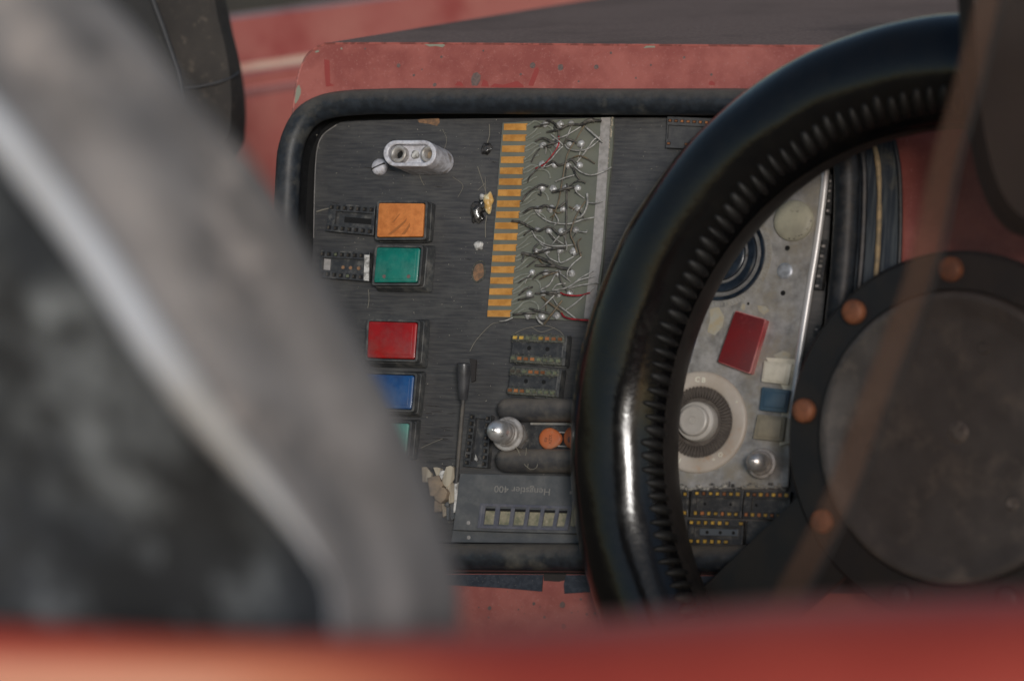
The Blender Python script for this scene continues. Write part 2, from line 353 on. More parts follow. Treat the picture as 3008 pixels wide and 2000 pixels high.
def rquad(q, r=.12, k=4):
    out = []
    for i in range(4):
        p, a, b = q[i], q[i - 1], q[(i + 1) % 4]; m_ = min((a - p).length, (b - p).length) * r
        A = p + (a - p).normalized() * m_; B = p + (b - p).normalized() * m_
        for j in range(k + 1):
            t = j / k; out.append(A * (1 - t) ** 2 + p * 2 * t * (1 - t) + B * t * t)
    return out
def grow(q, px):
    c = sum(q, Vector()) / len(q); out = []; n = len(q)
    for i in range(n):
        d1 = (q[i] - q[i - 1]).normalized(); d2 = (q[(i + 1) % n] - q[i]).normalized(); out.append(q[i] + (d1 - d2) * px * S)
    return out

# ================================================================== SETTING
def wobj(name, vs, fs, m, parent=None, smooth=35, loc=None, **kw):
    """world-space mesh; origin at loc"""
    loc = Vector(loc) if loc is not None else sum((Vector(v) for v in vs), Vector()) / len(vs)
    if parent is not None: loc = parent.location.copy()
    me = bpy.data.meshes.new(name); me.from_pydata([Vector(v) - loc for v in vs], [], fs); finish(me, m, smooth)
    o = bpy.data.objects.new(name, me); col.objects.link(o)
    if parent is not None: o.parent = parent
    else: o.location = loc
    return tagp(o, **kw)
def wempty(name, loc, label, cat, group=None):
    o = bpy.data.objects.new(name, None); col.objects.link(o); o.location = loc; o.empty_display_size = .02
    return tagp(o, label, cat, group)
wobj('ground', [(-200, -200, 0), (200, -200, 0), (200, 200, 0), (-200, 200, 0)], [(0, 1, 2, 3)], m_ground, kind='structure', smooth=None)

# red bodywork on the far side: a pressed profile swept from left to right
A0, B0 = W(560, 80, 1.62), W(2300, -150, 1.92)
ax = (B0 - A0).normalized()
A0 = A0 - ax * .35; B0 = B0 + ax * .5
pxs = 1.6 / FPX
prof = [(-40, -300), (-26, -120), (-8, -16), (6, 0), (40, 5), (100, 22), (132, 34), (140, 46), (160, 92), (180, 128), (187, 132), (206, 128), (228, 118), (234, 118), (238, 134), (246, 142), (256, 144), (300, 146), (640, 152), (1500, 160)]
# (down px, toward-camera px) measured at A0
vs = []; fs = []
seg = 24
for i in range(seg + 1):
    p = A0.lerp(B0, i / seg)
    for d, z in prof: vs.append(p - cU * d * pxs * 1.0 + cB * z * pxs * .5)
m_ = len(prof)
for i in range(seg):
    for j in range(m_ - 1): fs.append((i * m_ + j, i * m_ + j + 1, (i + 1) * m_ + j + 1, (i + 1) * m_ + j))
nb = len(vs)
for i in range(seg + 1):
    p = A0.lerp(B0, i / seg)
    vs.append(p - cU * 1500 * pxs - cB * 300 * .5 * pxs); vs.append(p + cU * 20 * pxs - cB * 420 * .5 * pxs)
for i in range(seg):
    fs.append((i * m_ + m_ - 1, nb + 2 * i, nb + 2 * i + 2, (i + 1) * m_ + m_ - 1))
    fs.append((nb + 2 * i, nb + 2 * i + 1, nb + 2 * i + 3, nb + 2 * i + 2))
    fs.append((nb + 2 * i + 1, i * m_, (i + 1) * m_, nb + 2 * i + 3))
fs.append(tuple(range(m_)) + (nb, nb + 1)); fs.append(tuple(reversed([seg * m_ + j for j in range(m_)] + [nb + 2 * seg, nb + 2 * seg + 1])))
body = wempty('body_panel', A0.lerp(B0, .5), 'blurred red painted bodywork with pale pink sky sheen bands behind the dashboard', 'bodywork')
wobj('panel_sheet', vs, fs, m_redfar, body)
def sheen_strip(name, d0, d1, z, m, h=14):  # raised strips; sky sheen on the pressed ledges is put into their colours
    vs = []; fs = []
    for i in range(seg + 1):
        p = A0.lerp(B0, i / seg)
        for d, zz in ((d0, z), (d0 + 2, z + h), (d1 - 2, z + h), (d1, z)): vs.append(p - cU * d * pxs + cB * zz * pxs * .5)
    for i in range(seg):
        for j in range(4): fs.append((i * 4 + j, i * 4 + (j + 1) % 4, i * 4 + 4 + (j + 1) % 4, i * 4 + 4 + j))
    fs += [(0, 1, 2, 3), tuple(reversed(range(seg * 4, seg * 4 + 4)))]
    wobj(name, vs, fs, m, body, 20)
sheen_strip('pale_sheen_strip', 136, 161, 60, mat('pale_pink_sheen', C(212, 172, 154), .4, 0, C(196, 148, 132), 12), 30)
sheen_strip('mauve_sheen_strip', 160, 214, 86, mat('mauve_sheen', C(126, 92, 98), .4, 0, C(116, 82, 88), 12), 20)
sheen_strip('thin_sheen_strip', 212, 221, 110, mat('pink_sheen_line', C(190, 130, 128), .4), 30)
sheen_strip('grey_band', 221, 238, 130, mat('grey_brown_band', C(120, 84, 82), .6), 12)

# ================================================================== DASHBOARD
dash = thing('dashboard', 'red painted dashboard housing framing the black faceplate with rubber seal', 'dashboard', 1600, 1000, 0)
HF = 40
outer = [(835, 700), (833, 560), (846, 440), (858, 350), (866, 280), (876, 222), (892, 178), (915, 148), (948, 131), (1000, 126), (1400, 127), (1900, 131),
         (2430, 134), (3400, 140), (3420, 700), (3420, 1400), (3400, 2100), (2400, 2150), (1500, 2150), (900, 2100), (850, 1800), (840, 1500), (836, 1200), (835, 900)]
gask = [(838, 700), (844, 560), (852, 450), (872, 385), (905, 340), (960, 313), (1040, 302), (1150, 298), (1400, 297), (1700, 299), (2000, 300), (2300, 302), (2400, 322),
        (2462, 380), (2488, 470), (2490, 600), (2482, 760), (2466, 920), (2440, 1150), (2405, 1380), (2370, 1510), (2320, 1590), (2240, 1633), (2100, 1640), (1700, 1637),
        (1400, 1635), (1100, 1632), (960, 1625), (890, 1585), (850, 1500), (838, 1300), (834, 1000)]
def resample(pts, n):
    pts = [Vector(p) for p in pts]; m_ = len(pts); ds = [0]
    for i in range(m_): ds.append(ds[-1] + (pts[(i + 1) % m_] - pts[i]).length)
    out = []; j = 0
    for q in range(n):
        t = ds[-1] * q / n
        while ds[j + 1] < t: j += 1
        f = (t - ds[j]) / max(1e-9, ds[j + 1] - ds[j]); out.append(pts[j].lerp(pts[(j + 1) % m_], f))
    return out
def angle_match(inner, outerp, c):
    """for every inner point the outer outline point in the same direction from c"""
    out = []; n = len(outerp)
    for p in inner:
        d = (p - c).xy.normalized(); best = None
        for i in range(n):
            a = (outerp[i] - c).xy; b = (outerp[(i + 1) % n] - c).xy; e = b - a
            den = d.x * e.y - d.y * e.x
            if abs(den) < 1e-12: continue
            t = (a.x * e.y - a.y * e.x) / den; s_ = (a.x * d.y - a.y * d.x) / den
            if t > 0 and -1e-6 <= s_ <= 1 + 1e-6 and (best is None or t > best): best = t
        out.append(Vector((c.x + d.x * best, c.y + d.y * best, p.z)))
    return out
def angle_merge(inner, outerp, c, n=220):
    angs = sorted([2 * math.pi * i / n for i in range(n)] + [math.atan2(p.y - c.y, p.x - c.x) % (2 * math.pi) for p in outerp])
    dirs = [Vector((c.x + math.cos(a) * .001, c.y + math.sin(a) * .001, 0)) for a in angs]
    return angle_match(dirs, inner, c), angle_match(dirs, outerp, c)
gl = cr(LL(gask, 48), 4, True)
outl = cr(LL(outer[:12], HF), 4) + LL(outer[12:], HF)
cen = L(1650, 950, 0)
inn, outp = angle_merge(gl, outl, cen)
hb = MB().ring(outp, inn, -60, HF)
part('housing', hb, m_red, dash, 30)
# shade bead along the rolled top edge and the dark covering that rises away behind it
edge = cr(LL(outer[8:12], HF) + LL([(2430, 134), (3400, 140)], HF), 6)
def slope_of(r):
    a = edge[0]; b = a + Vector((0, r * 1200, -1200)) * S; q = [PM @ a, PM @ b]; pr = []
    for w_ in q:
        d = w_ - CAM; z = d.dot(fwd); pr.append((d.dot(cR) / z, d.dot(cU) / z))
    return (pr[1][1] - pr[0][1]) / (pr[1][0] - pr[0][0])
rise = .1
while slope_of(rise) < .165 and rise < 1: rise += .005
ctop = MB(); vsx = []; fsx = []; nE = len(edge); rows = [0, 60, 500, 1400, 2600]
for z in rows:
    for p in edge: vsx.append((p.x, p.y + z * rise * S, (HF - 1 - z) * S))
for r in range(len(rows) - 1):
    for i in range(nE - 1): fsx.append((r * nE + i, r * nE + i + 1, (r + 1) * nE + i + 1, (r + 1) * nE + i))
nb = len(vsx)
for z in rows:
    for p in edge: vsx.append((p.x, p.y - 30 * S, (HF - 3 - z) * S))
for r in range(len(rows) - 1):
    for i in range(nE - 1): fsx.append((nb + r * nE + i, nb + (r + 1) * nE + i, nb + (r + 1) * nE + i + 1, nb + r * nE + i + 1))
    for i in (0, nE - 1): fsx.append((r * nE + i, (r + 1) * nE + i, nb + (r + 1) * nE + i, nb + r * nE + i))
ctop.add(vsx, fsx); part('top_cover', ctop, m_cover, dash, 30)
part('edge_shade_bead', MB().tube([p + Vector((0, -2 * S, -2 * S)) for p in cr(LL(outer[3:12], HF), 5) + LL([(2430, 134), (3400, 140)], HF)], 4 * S, 8), mat('shaded_dark_edge', C(110, 62, 56), .5, 0, C(146, 82, 74), 300, .45, .55), dash)  # shading along the housing edge, painted as a dark red bead
# rubber
n_g = len(gl)
rad = [39 * S] * n_g
part('gasket', MB().tube(gl, 38 * S, 16, closed=True, radii=rad, wob=.03), m_rub, dash, 60)
inner_in = [p.lerp(cen, .012) for p in gl]
part('opening_wall', MB().ring([Vector((p.x, p.y, 0)) for p in gl], inner_in, -70, 30), m_rubdk, dash)
part('backing', MB().prism([Vector((p.x, p.y, 0)) for p in resample(gl, 90)], -90, -60), m_pit, dash)
lipi = [(2300, 302), (2400, 322), (2462, 380), (2488, 470), (2490, 600), (2482, 760), (2466, 920), (2440, 1150), (2405, 1380), (2370, 1510)]
lipm = [(2320, 272), (2470, 296), (2545, 370), (2577, 470), (2583, 600), (2577, 760), (2562, 920), (2538, 1150), (2500, 1380), (2465, 1530)]
lipo = [(2340, 252), (2520, 272), (2602, 356), (2637, 470), (2645, 600), (2642, 760), (2630, 920), (2604, 1150), (2560, 1380), (2520, 1560)]
a_, b_, c_ = cr(LL(lipi, 52), 5), cr(LL(lipm, 60), 5), cr(LL(lipo, 52), 5)
part('seal_lip', MB().ring(b_, a_, HF - 2, 56, close=False).ring(c_, b_, HF - 2, 50, close=False), m_rubside, dash)
part('seal_lip_bead', MB().tube(c_, 7 * S, 8), m_rub, dash)
part('sealant_line', MB().tube(b_, 7 * S, 8, wob=.5), m_tan, dash)
part('seal_rib', MB().tube(cr(LL([(x + 48, y + 4) for x, y in lipi], 58), 5), 10 * S, 8), m_rub, dash)
# faceplate
fp = [(920, 700), (922, 560), (928, 450), (945, 400), (985, 368), (1040, 356), (1300, 350), (1700, 346), (2100, 346), (2400, 352), (2436, 420), (2440, 600),
      (2420, 900), (2380, 1200), (2345, 1430), (2310, 1560), (2200, 1597), (1700, 1597), (1300, 1592), (1000, 1588), (930, 1540), (905, 1300), (905, 1000)]
part('faceplate', MB().prism(cr(LL(fp, 0), 4, True), -45, 0, 1.2), m_face, dash, 30)
part('worn_edge', MB().tube(cr(LL([(990, 366), (947, 399), (930, 450), (924, 560), (921, 700)], .5), 6), .9 * S, 6), m_strip, dash)
cr_ = 0
for k_ in range(26):   # grooves worn through the black paint
    x, y = (random.uniform(1235, 1330), random.uniform(1180, 1370)) if k_ < 14 else (random.uniform(950, 1850), random.uniform(370, 1180)); dx = random.uniform(14, 46)
    P = [L(x + dx * q / 5, y + random.uniform(-1.2, 1.2) + q * .2, .3) for q in range(6)]
    part('groove', MB().tube(P, 1, 5, radii=[q * S for q in (.3, 1.1, 1.4, 1.2, .9, .3)], flat=.5), m_dkdirt, dash)
# lower edge ledge, lip and tape
part('lower_lip', MB().tube(cr(LL([(700, 1675), (1200, 1674), (1700, 1677), (2300, 1681), (2700, 1687)], HF), 3), 4 * S, 8), mat('grimy_red_lip', C(64, 38, 38), .6), dash)
part('shadow_gap_line', MB().tube(cr(LL([(700, 1681), (1200, 1680.5), (1700, 1683), (2300, 1687), (2700, 1693)], HF), 3), 3.4 * S, 8), m_pit, dash)  # black bead stands in for the shaded gap below the lip
part('tape', MB().prism(LL([(880, 1686), (1597, 1687), (1593, 1737), (1480, 1727), (1345, 1719), (1200, 1714), (880, 1712)], HF), HF, HF + 5), m_tape, dash)
part('tape', MB().prism(LL([(1664, 1688), (2700, 1694), (2700, 1742), (1900, 1740), (1737, 1738), (1660, 1743), (1658, 1715)], HF), HF, HF + 5), m_tape, dash)
part('grime', MB().prism(LL([(1597, 1684), (1664, 1684), (1662, 1703), (1640, 1708), (1598, 1705)], HF), HF, HF + 1), m_dkdirt, dash)
def spotpts(px, py, r, h, k=12, ell=1, seed=0):
    c = L(px, py, h); out = []
    for i in range(k):
        a = 2 * math.pi * i / k; rr = r * S * (1 + .25 * mnoise.noise(Vector((math.cos(a), math.sin(a), seed + px * .01))))
        out.append(c + Vector((rr * math.cos(a), rr * math.sin(a) * ell, 0)))
    return out
for i, (x, y, r) in enumerate([(685, 1365, 18), (1092, 1325, 16), (1355, 1335, 28), (1190, 1447, 13), (675, 1450, 9), (950, 1378, 8), (1580, 1420, 12), (1525, 1283, 11), (1365, 1530, 22),
                (1655, 1412, 12), (850, 1212, 5), (1150, 1352, 6), (585, 1358, 7), (530, 1382, 4), (415, 1340, 5), (980, 1352, 4), (1440, 1405, 7), (1500, 1395, 5), (1006, 1415, 5)]):
    part('paint_spot', MB().prism(spotpts(1220 + x / 3.136, 1350 + y / 3.136, r / 3.136, HF, seed=i), HF, HF + .8), m_stain, dash, None)
for x, y, r in [(1171, 193, 6.5), (1565, 193, 9), (1646, 199, 10), (1752, 197, 7), (1795, 156, 4), (1216, 222, 4), (1297, 168, 4), (1073, 144, 3), (1277, 250, 6), (1912, 192, 3), (1530, 219, 4), (2010, 170, 4), (2090, 220, 4), (1240, 205, 2.5), (1420, 150, 3), (1700, 240, 3), (1868, 230, 3)]:
    part('paint_spot', MB().prism(spotpts(x, y, r, HF), HF, HF + .8), m_stain, dash, None)
part('paint_spot', MB().prism(LL([(1386, 252), (1384, 232), (1391, 216), (1402, 213), (1412, 221), (1411, 238), (1402, 253)], HF), HF, HF + .8), m_stain, dash, None)

part('bare_paint_mark', MB().prism(LL([(952, 175), (968, 178), (970, 245), (984, 252), (958, 256), (954, 220)], HF), HF, HF + .6), m_stainr, dash, None)
part('bare_paint_mark', MB().prism(LL([(1552, 252), (1570, 205), (1580, 198), (1584, 208), (1566, 254)], HF), HF, HF + .6), m_stainr, dash, None)
part('bare_paint_mark', MB().prism(LL([(1440, 256), (1452, 246), (1478, 250), (1500, 244), (1520, 238), (1536, 250), (1540, 257), (1480, 258)], HF), HF, HF + .6), m_stainr, dash, None)
part('bare_paint_mark', MB().prism(LL([(1335, 252), (1345, 240), (1356, 242), (1362, 254)], HF), HF, HF + .6), m_stainr, dash, None)
part('bare_paint_mark', MB().prism(LL([(1413, 254), (1420, 234), (1432, 240), (1436, 256)], HF), HF, HF + .6), m_stainr, dash, None)
part('bare_paint_mark', MB().prism(LL([(2082, 250), (2084, 240), (2092, 238), (2100, 244), (2100, 252)], HF), HF, HF + .6), m_stainr, dash, None)
for k_ in range(4):
    x, y = random.uniform(1000, 1900), random.uniform(150, 220); dx, dy = random.uniform(15, 40), random.uniform(-30, 30)
    part('bare_paint_mark', MB().prism(LL([(x, y), (x + 2, y), (x + dx + 1, y + dy), (x + dx, y + dy)], HF), HF, HF + .5), m_stainr, dash, None)
part('paint_chip', MB().prism(LL([(879, 250), (884, 262), (884, 275), (876, 295), (868, 306), (864, 296), (868, 270), (874, 254)], HF), HF, HF + .9), m_chipg, dash, None)
part('paint_chip', MB().prism(LL([(1890, 143), (1903, 131), (1922, 129), (1925, 141), (1905, 141)], HF), HF, HF + .9), m_chipg, dash, None)
part('paint_chip', MB().prism(LL([(1245, 130), (1300, 128), (1308, 134), (1300, 140), (1280, 136), (1262, 138)], HF), HF, HF + .9), m_chipg, dash, None)
part('paint_chip', MB().prism(LL([(925, 152), (936, 148), (938, 153), (928, 156)], HF), HF, HF + .9), m_chipg, dash, None)
part('paint_chip', MB().prism(LL([(1001, 141), (1006, 141), (1005, 147), (1001, 145)], HF), HF, HF + .9), m_chipg, dash, None)

# ================================================================== TWIN SOCKET (top left)
def stadium(x0, x1, y0, y1, h, k=12, sk=0):
    r = (y1 - y0) / 2; cy = (y0 + y1) / 2; pts = []
    for i in range(k + 1):
        a = -math.pi / 2 + math.pi * i / k; pts.append((x1 - r + r * math.cos(a), cy + r * math.sin(a)))
    for i in range(k + 1):
        a = math.pi / 2 + math.pi * i / k; pts.append((x0 + r + r * math.cos(a), cy + r * math.sin(a)))
    return LL(pts, h)
t = thing('twin_socket', 'white corroded oval metal connector with two round holes at top left of faceplate', 'connector', 1255, 478)
HT = 128
st = stadium(1125, 1281, 412, 489, HT)
sti = stadium(1139, 1268, 424, 478, HT)
mb = MB(); n_ = len(st)
mb.ring(st, sti, 0, HT)
o_body = part('body', mb, m_metal_w, t, 40, bevel=3)
part('recess_floor', MB().prism(sti, 0, HT - 26), m_metal_w, t, 40)
for x in (1169, 1258):
    c = L(x, 452, HT - 2)
    part('contact_ring', MB().lathe((c.x, c.y), [(26, HT - 26), (26, HT - 3), (22, HT), (17, HT - 1), (13, HT - 8), (12, HT - 24)], 28, cap0=False, cap1=False), m_dullsteel, t, 50)
    c2 = L(x + 3, 455, HT - 24)
    part('contact_hole', MB().lathe((c2.x, c2.y), [(12.5, HT - 26), (12.5, HT - 23)], 20), m_chip2 if x > 1200 else m_pit, t)
part('residue', MB().blob(L(1220, 455, HT - 22), 14 * S, 13 * S, 8 * S, 2, .5, 3), m_whiteg, t)
t = thing('slotted_screw', 'dull grey slotted screw head left of the oval connector', 'screw', 1113, 491)
c = L(1111, 489, 14)
part('head', MB().lathe((c.x, c.y), [(25, 0), (25, 8), (22, 13), (14, 17), (5, 18.5)], 32), m_metal_w, t, 50)
a = R_(24); d = Vector((math.cos(a), math.sin(a), 0)); e = Vector((-d.y, d.x, 0)); c3 = Vector((c.x, c.y, 0))
part('slot', MB().prism([c3 - d * 23 * S - e * 2 * S, c3 + d * 23 * S - e * 2 * S, c3 + d * 23 * S + e * 2 * S, c3 - d * 23 * S + e * 2 * S], 12, 18.8), m_dkdirt, t, None)

# ================================================================== BUTTONS
def button(q, m, label, base, rough=False, h=62, name='push_button'):
    """q lens corners TL TR BR BL (photo px) at height h; base: footprint corners on the faceplate"""
    cx = sum(p[0] for p in q) / 4; cy = sum(p[1] for p in q) / 4
    t = thing(name, label, 'button', *[sum(p[i] for p in base) / 4 for i in (0, 1)], 0, 'rectangular buttons in the left column')
    Q = LL(q, h); G = grow(Q, 9)
    B = LL(base, 0)
    mb = MB(); o = rquad(G, .08, 3); i_ = rquad(grow(Q, 2), .05, 3)
    mb.ring(o, i_, h - 34, h - 4)
    part('bezel', mb, m_frame, t, 30, bevel=1.2)
    T = rquad(grow(Q, 11), .08, 3); Bb = rquad([Vector((b.x, b.y, 0)) for b in B], .06, 3); n = len(T)
    vs = [Vector((p.x, p.y, 0)) for p in Bb] + [Vector((p.x, p.y, (h - 30) * S)) for p in T]
    part('housing', MB().add(vs, [tuple(reversed(range(n))), tuple(range(n, 2 * n))] + [(i, (i + 1) % n, n + (i + 1) % n, n + i) for i in range(n)]), m_frame, t, 30, bevel=1.5)
    part('lens', MB().prism(rquad(Q, .06, 3), h - 33, h, 3.5 if not rough else 2), m, t, 30)
    if not rough:
        ins = rquad(sub(Q, .06, .06, .93, .9), .06, 3)
        part('lens_insert', MB().prism(ins, h, h + 1.2, .6), m, t, 30)
    return t
b = button([(1113, 597), (1246, 598), (1241, 695), (1107, 696)], m_lensor, 'chalky orange rectangular button, topmost of the left column', [(1122, 598), (1281, 600), (1272, 712), (1118, 711)], True)
sc_ = MB()
for pts in ([(1140, 688), (1160, 672), (1185, 652), (1196, 640), (1192, 652), (1165, 678), (1148, 690)], [(1178, 690), (1196, 668), (1204, 655), (1205, 665), (1190, 688)], [(1150, 655), (1172, 630), (1176, 628), (1158, 652)]):
    sc_.prism(LL(pts, 62), 62, 62.6)
part('scuffs', sc_, mat('brown_scuff', C(140, 86, 44), .8), b, None)
b = button([(1107, 727), (1233, 729), (1224, 829), (1098, 829)], m_lensgr, 'dark teal green rectangular button directly below the orange one', [(1116, 722), (1282, 722), (1270, 862), (1108, 858)])
part('dirt_spots', MB().prism(spotpts(1128, 812, 6, 64), 63.2, 64).prism(spotpts(1200, 812, 6, 64), 63.2, 64), m_stain, b, None)
b = button([(1083, 944), (1224, 948), (1216, 1054), (1078, 1050)], m_lensrd, 'bright red rectangular button, the third in the left column', [(1090, 940), (1265, 938), (1256, 1083), (1085, 1080)])
b = button([(1072, 1098), (1215, 1103), (1206, 1201), (1066, 1198)], m_lensbl, 'blue rectangular button below the red one, partly behind the seat', [(1080, 1094), (1254, 1090), (1240, 1226), (1072, 1222)])
b = button([(1060, 1240), (1200, 1244), (1192, 1330), (1054, 1326)], m_lenstl, 'pale teal button mostly hidden behind the seat edge, lowest of the column', [(1066, 1236), (1238, 1232), (1226, 1352), (1060, 1350)])

# ================================================================== IC SOCKETS
pinm = {k_: boxmesh('contact', 11, 10, 6, m_) for k_, m_ in (('copper', m_copper), ('gold', m_goldpin), ('green', m_green), ('dull', m_dullpin))}
pitm = boxmesh('contact_slot', 13, 12, 3, m_pit, 1)
def socket(q, h, label, rows, nc, group, pins='dull', rail=.27, ends=(.06, .08), floor=.45, vertical=False, name='chip_socket', m=None, recess=True, cov=.0, skip=(), psc=(1, 1, 1), dots=0, s0=.06, s1=.9, rowsneeded=(0, 1), solid=False):
    cx = sum(p[0] for p in q) / 4; cy = sum(p[1] for p in q) / 4
    Q = LL(q, h); m = m or m_socket
    t = thing(name, label, 'chip socket', cx + h * .4, cy + h * .14, 0, group)
    mb = MB()
    if vertical: R1, R2 = sub(Q, 0, 0, rail, 1), sub(Q, 1 - rail, 0, 1, 1)
    else: R1, R2 = sub(Q, 0, 0, 1, rail), sub(Q, 0, 1 - rail, 1, 1)
    part('rail', MB().prism(R1, 0, h, 1), m, t, None); part('rail', MB().prism(R2, 0, h, 1), m, t, None)
    if vertical:
        E1, E2, F = sub(Q, rail, 0, 1 - rail, ends[0]), sub(Q, rail, 1 - ends[1], 1 - rail, 1), sub(Q, rail, ends[0], 1 - rail, 1 - ends[1])
    else:
        E1, E2, F = sub(Q, 0, rail, ends[0], 1 - rail), sub(Q, 1 - ends[1], rail, 1, 1 - rail), sub(Q, ends[0], rail, 1 - ends[1], 1 - rail)
    part('end_bar', MB().prism(E1, 0, h - 2), m, t, None); part('end_bar', MB().prism(E2, 0, h - 2), m, t, None)
    part('centre', MB().prism(F, 0, h * (floor if not solid else .9)), m, t, None)
    ang = math.atan2((Q[1] - Q[0]).y, (Q[1] - Q[0]).x)
    for r in rowsneeded:
        for i in range(nc):
            if (r, i) in skip: continue
            f = s0 + (s1 - s0) * i / (nc - 1); tt = rail * .5 if r == 0 else 1 - rail * .5
            p = bil(Q, tt, f) if vertical else bil(Q, f, tt)
            kind = pins[(i + r * 3) % len(pins)] if isinstance(pins, (list, tuple)) else pins
            o = shared('contact_slot', pitm, t, (p.x, p.y, (h - 2.2) * S), ang, (psc[0], psc[1], 1))
            sh = Vector((-3 * S if kind == 'dull' else 0, 0, 0))
            shared('contact', pinm[kind], t, (p.x + sh.x, p.y, (h - 4) * S), ang, (psc[0] * (.5 if kind == 'dull' else random.uniform(.75, 1.05)), psc[1] * random.uniform(.75, 1.05), 1))
    for i in range(dots):
        f = .25 + .5 * i / max(1, dots - 1); p = bil(Q, f, .5)
        part('pin_hole', MB().lathe((p.x, p.y), [(4.5, h * (floor if not solid else .9)), (4.5, h * (floor if not solid else .9) + 1)], 12), m_pit, t)
    return t, Q
g1 = 'empty black chip sockets glued to the faceplate'
t, Q = socket([(967, 598), (1102, 606), (1096, 692), (956, 678)], 26, 'dark empty chip socket left of the orange button', 2, 7, g1, pins='dull', rail=.26, ends=(.16, .06), floor=.5, s0=.07, s1=.93)
part('well', MB().prism(sub(Q, .33, .42, .9, .62), 13, 14), m_pit, t, None)
t, Q = socket([(940, 735), (1086, 741), (1084, 827), (934, 814)], 26, 'dusty chip socket with whitish patches left of the green button', 2, 7, g1, pins=['dull', 'dull', 'green', 'dull', 'dull'], rail=.26, ends=(.06, .12), floor=.6, s0=.06, s1=.84)
part('pale_patch', MB().prism(sub(Q, .07, .3, .2, .7), 15, 17), m_strip, t, None)
part('white_end', MB().prism(sub(Q, .9, .1, 1, .98), 26, 27.5), m_whiteg, t, None)
for f in (.45, .6, .76):
    p = bil(Q, f, .56); part('copper_dot', MB().lathe((p.x, p.y), [(6, 15), (5, 18)], 14), m_rust, t)
# fluffy pair under the circuit board
def chip(q, h, label, hol, pins1, pins2):
    t = thing('dusty_chip', label, 'chip', sum(p[0] for p in q) / 4 + 14, sum(p[1] for p in q) / 4 + 5, 0, 'pair of dusty chips under the circuit board')
    Q = LL(q, h)
    part('body', MB().prism(sub(Q, 0, .24, .97, .74), 0, h - 9, 1), m_socket, t, None)
    part('rail', MB().prism(rquad(sub(Q, 0, 0, 1, .25), .3), 0, h - 2, 3), m_fluff, t, 60)
    part('rail', MB().prism(rquad(sub(Q, 0, .74, .98, 1), .3), 0, h - 2, 3), m_fluff, t, 60)
    part('base', MB().prism(grow(Q, 4), 0, h * .3), m_frame, t, None)
    part('edge_wall', MB().prism(sub(Q, .98, 0, 1.04, 1), 0, h - 6), m_frame, t, None)
    ang = math.atan2((Q[1] - Q[0]).y, (Q[1] - Q[0]).x)
    for r, pp in ((0, pins1), (1, pins2)):
        for i, k_ in enumerate(pp):
            p = bil(Q, .06 + .86 * i / 7, .13 if r == 0 else .86); c = pinm[{'c': 'copper', 'g': 'green', 'o': 'gold', 'd': 'dull'}[k_]]
            shared('contact', c, t, (p.x, p.y, (h - 5) * S), ang, (1.15, .95, 1))
    for f in hol:
        p = bil(Q, f, .47); part('hole', MB().lathe((p.x, p.y), [(6.5, h - 9), (6.5, h - 8.4)], 14, cap0=False), m_pit, t); 
    fl = MB()
    for i in range(70):
        s_ = random.random(); tt = random.choice([random.gauss(.02, .04), random.gauss(.26, .02), random.gauss(.73, .02), random.gauss(.99, .03)])
        p = bil(Q, s_, tt); fl.blob((p.x, p.y, (h - 6) * S), random.uniform(1.5, 4) * S, random.uniform(1.5, 3) * S, 3 * S, 1, .6, i)
    part('fluff', fl, m_fluff, t, 60, kind='stuff')
    return t
chip([(1504, 980), (1658, 985), (1650, 1073), (1496, 1062)], 44, 'upper dusty black chip with copper contacts below the circuit board', (.33, .68), 'ooggoccc', 'gcccgggg')
chip([(1497, 1079), (1642, 1086), (1632, 1165), (1487, 1156)], 44, 'lower dusty black chip with greenish contacts just above the black tube', (.34, .7), 'ddgcccgg', 'cccggggg')
t, Q = socket([(1381, 1213), (1443, 1219), (1431, 1374), (1361, 1369)], 26, 'tall narrow black chip socket behind the left steel dome screw', 2, 8, g1, pins='dull', rail=.27, ends=(.08, .1), floor=.35, vertical=True, s0=.07, s1=.93)
part('silver_flake', MB().prism(LL([(1397, 1334), (1404, 1350), (1400, 1354), (1394, 1350)], 14), 13, 15), m_wlight, t, None)
t, Q = socket([(1960, 342), (2110, 350), (2098, 440), (1955, 434)], 20, 'dusty chip socket at the top edge beside the steering wheel rim', 2, 8, g1, pins='copper', rail=.27, ends=(.02, .05), floor=.5, skip=[(1, 2), (1, 4), (1, 1)], psc=(.9, .7, 1), m=mat('dusty_grey_socket', C(56, 56, 58), .7, 0, C(66, 66, 66), 400))
g2 = 'black chip sockets with gold contacts below the metal plate'
socket([(2032, 1438), (2184, 1441), (2176, 1521), (2026, 1516)], 24, 'black chip socket with gold contacts directly below the dial knob', 2, 7, g2, pins=['gold', 'copper', 'gold'], rail=.26, ends=(.1, .04), floor=.5, s0=.11, s1=.9, dots=2)
socket([(2188, 1441), (2322, 1444), (2316, 1526), (2180, 1521)], 24, 'black gold-contact chip socket below the right steel dome screw', 2, 7, g2, pins=['gold', 'copper'], rail=.26, ends=(.16, .04), floor=.5, s0=.08, s1=.92, dots=1)
t, Q = socket([(2022, 1524), (2184, 1528), (2180, 1602), (2020, 1598)], 22, 'lowest black chip socket with a grey bar and one missing contact', 2, 8, g2, pins='gold', rail=.26, ends=(.1, .04), floor=.4, s0=.06, s1=.96, skip=[(0, 6), (1, 6), (1, 7)])
part('grey_bar', MB().prism(sub(Q, .2, .36, .9, .62), 6, 17, 1), mat('grey_bar_plastic', C(70, 76, 82), .5), t, None)
for f in (.34, .58, .82):
    p = bil(Q, f, .5); part('pin_hole', MB().lathe((p.x, p.y), [(5, 16.8), (5, 17.6)], 12), m_pit, t)
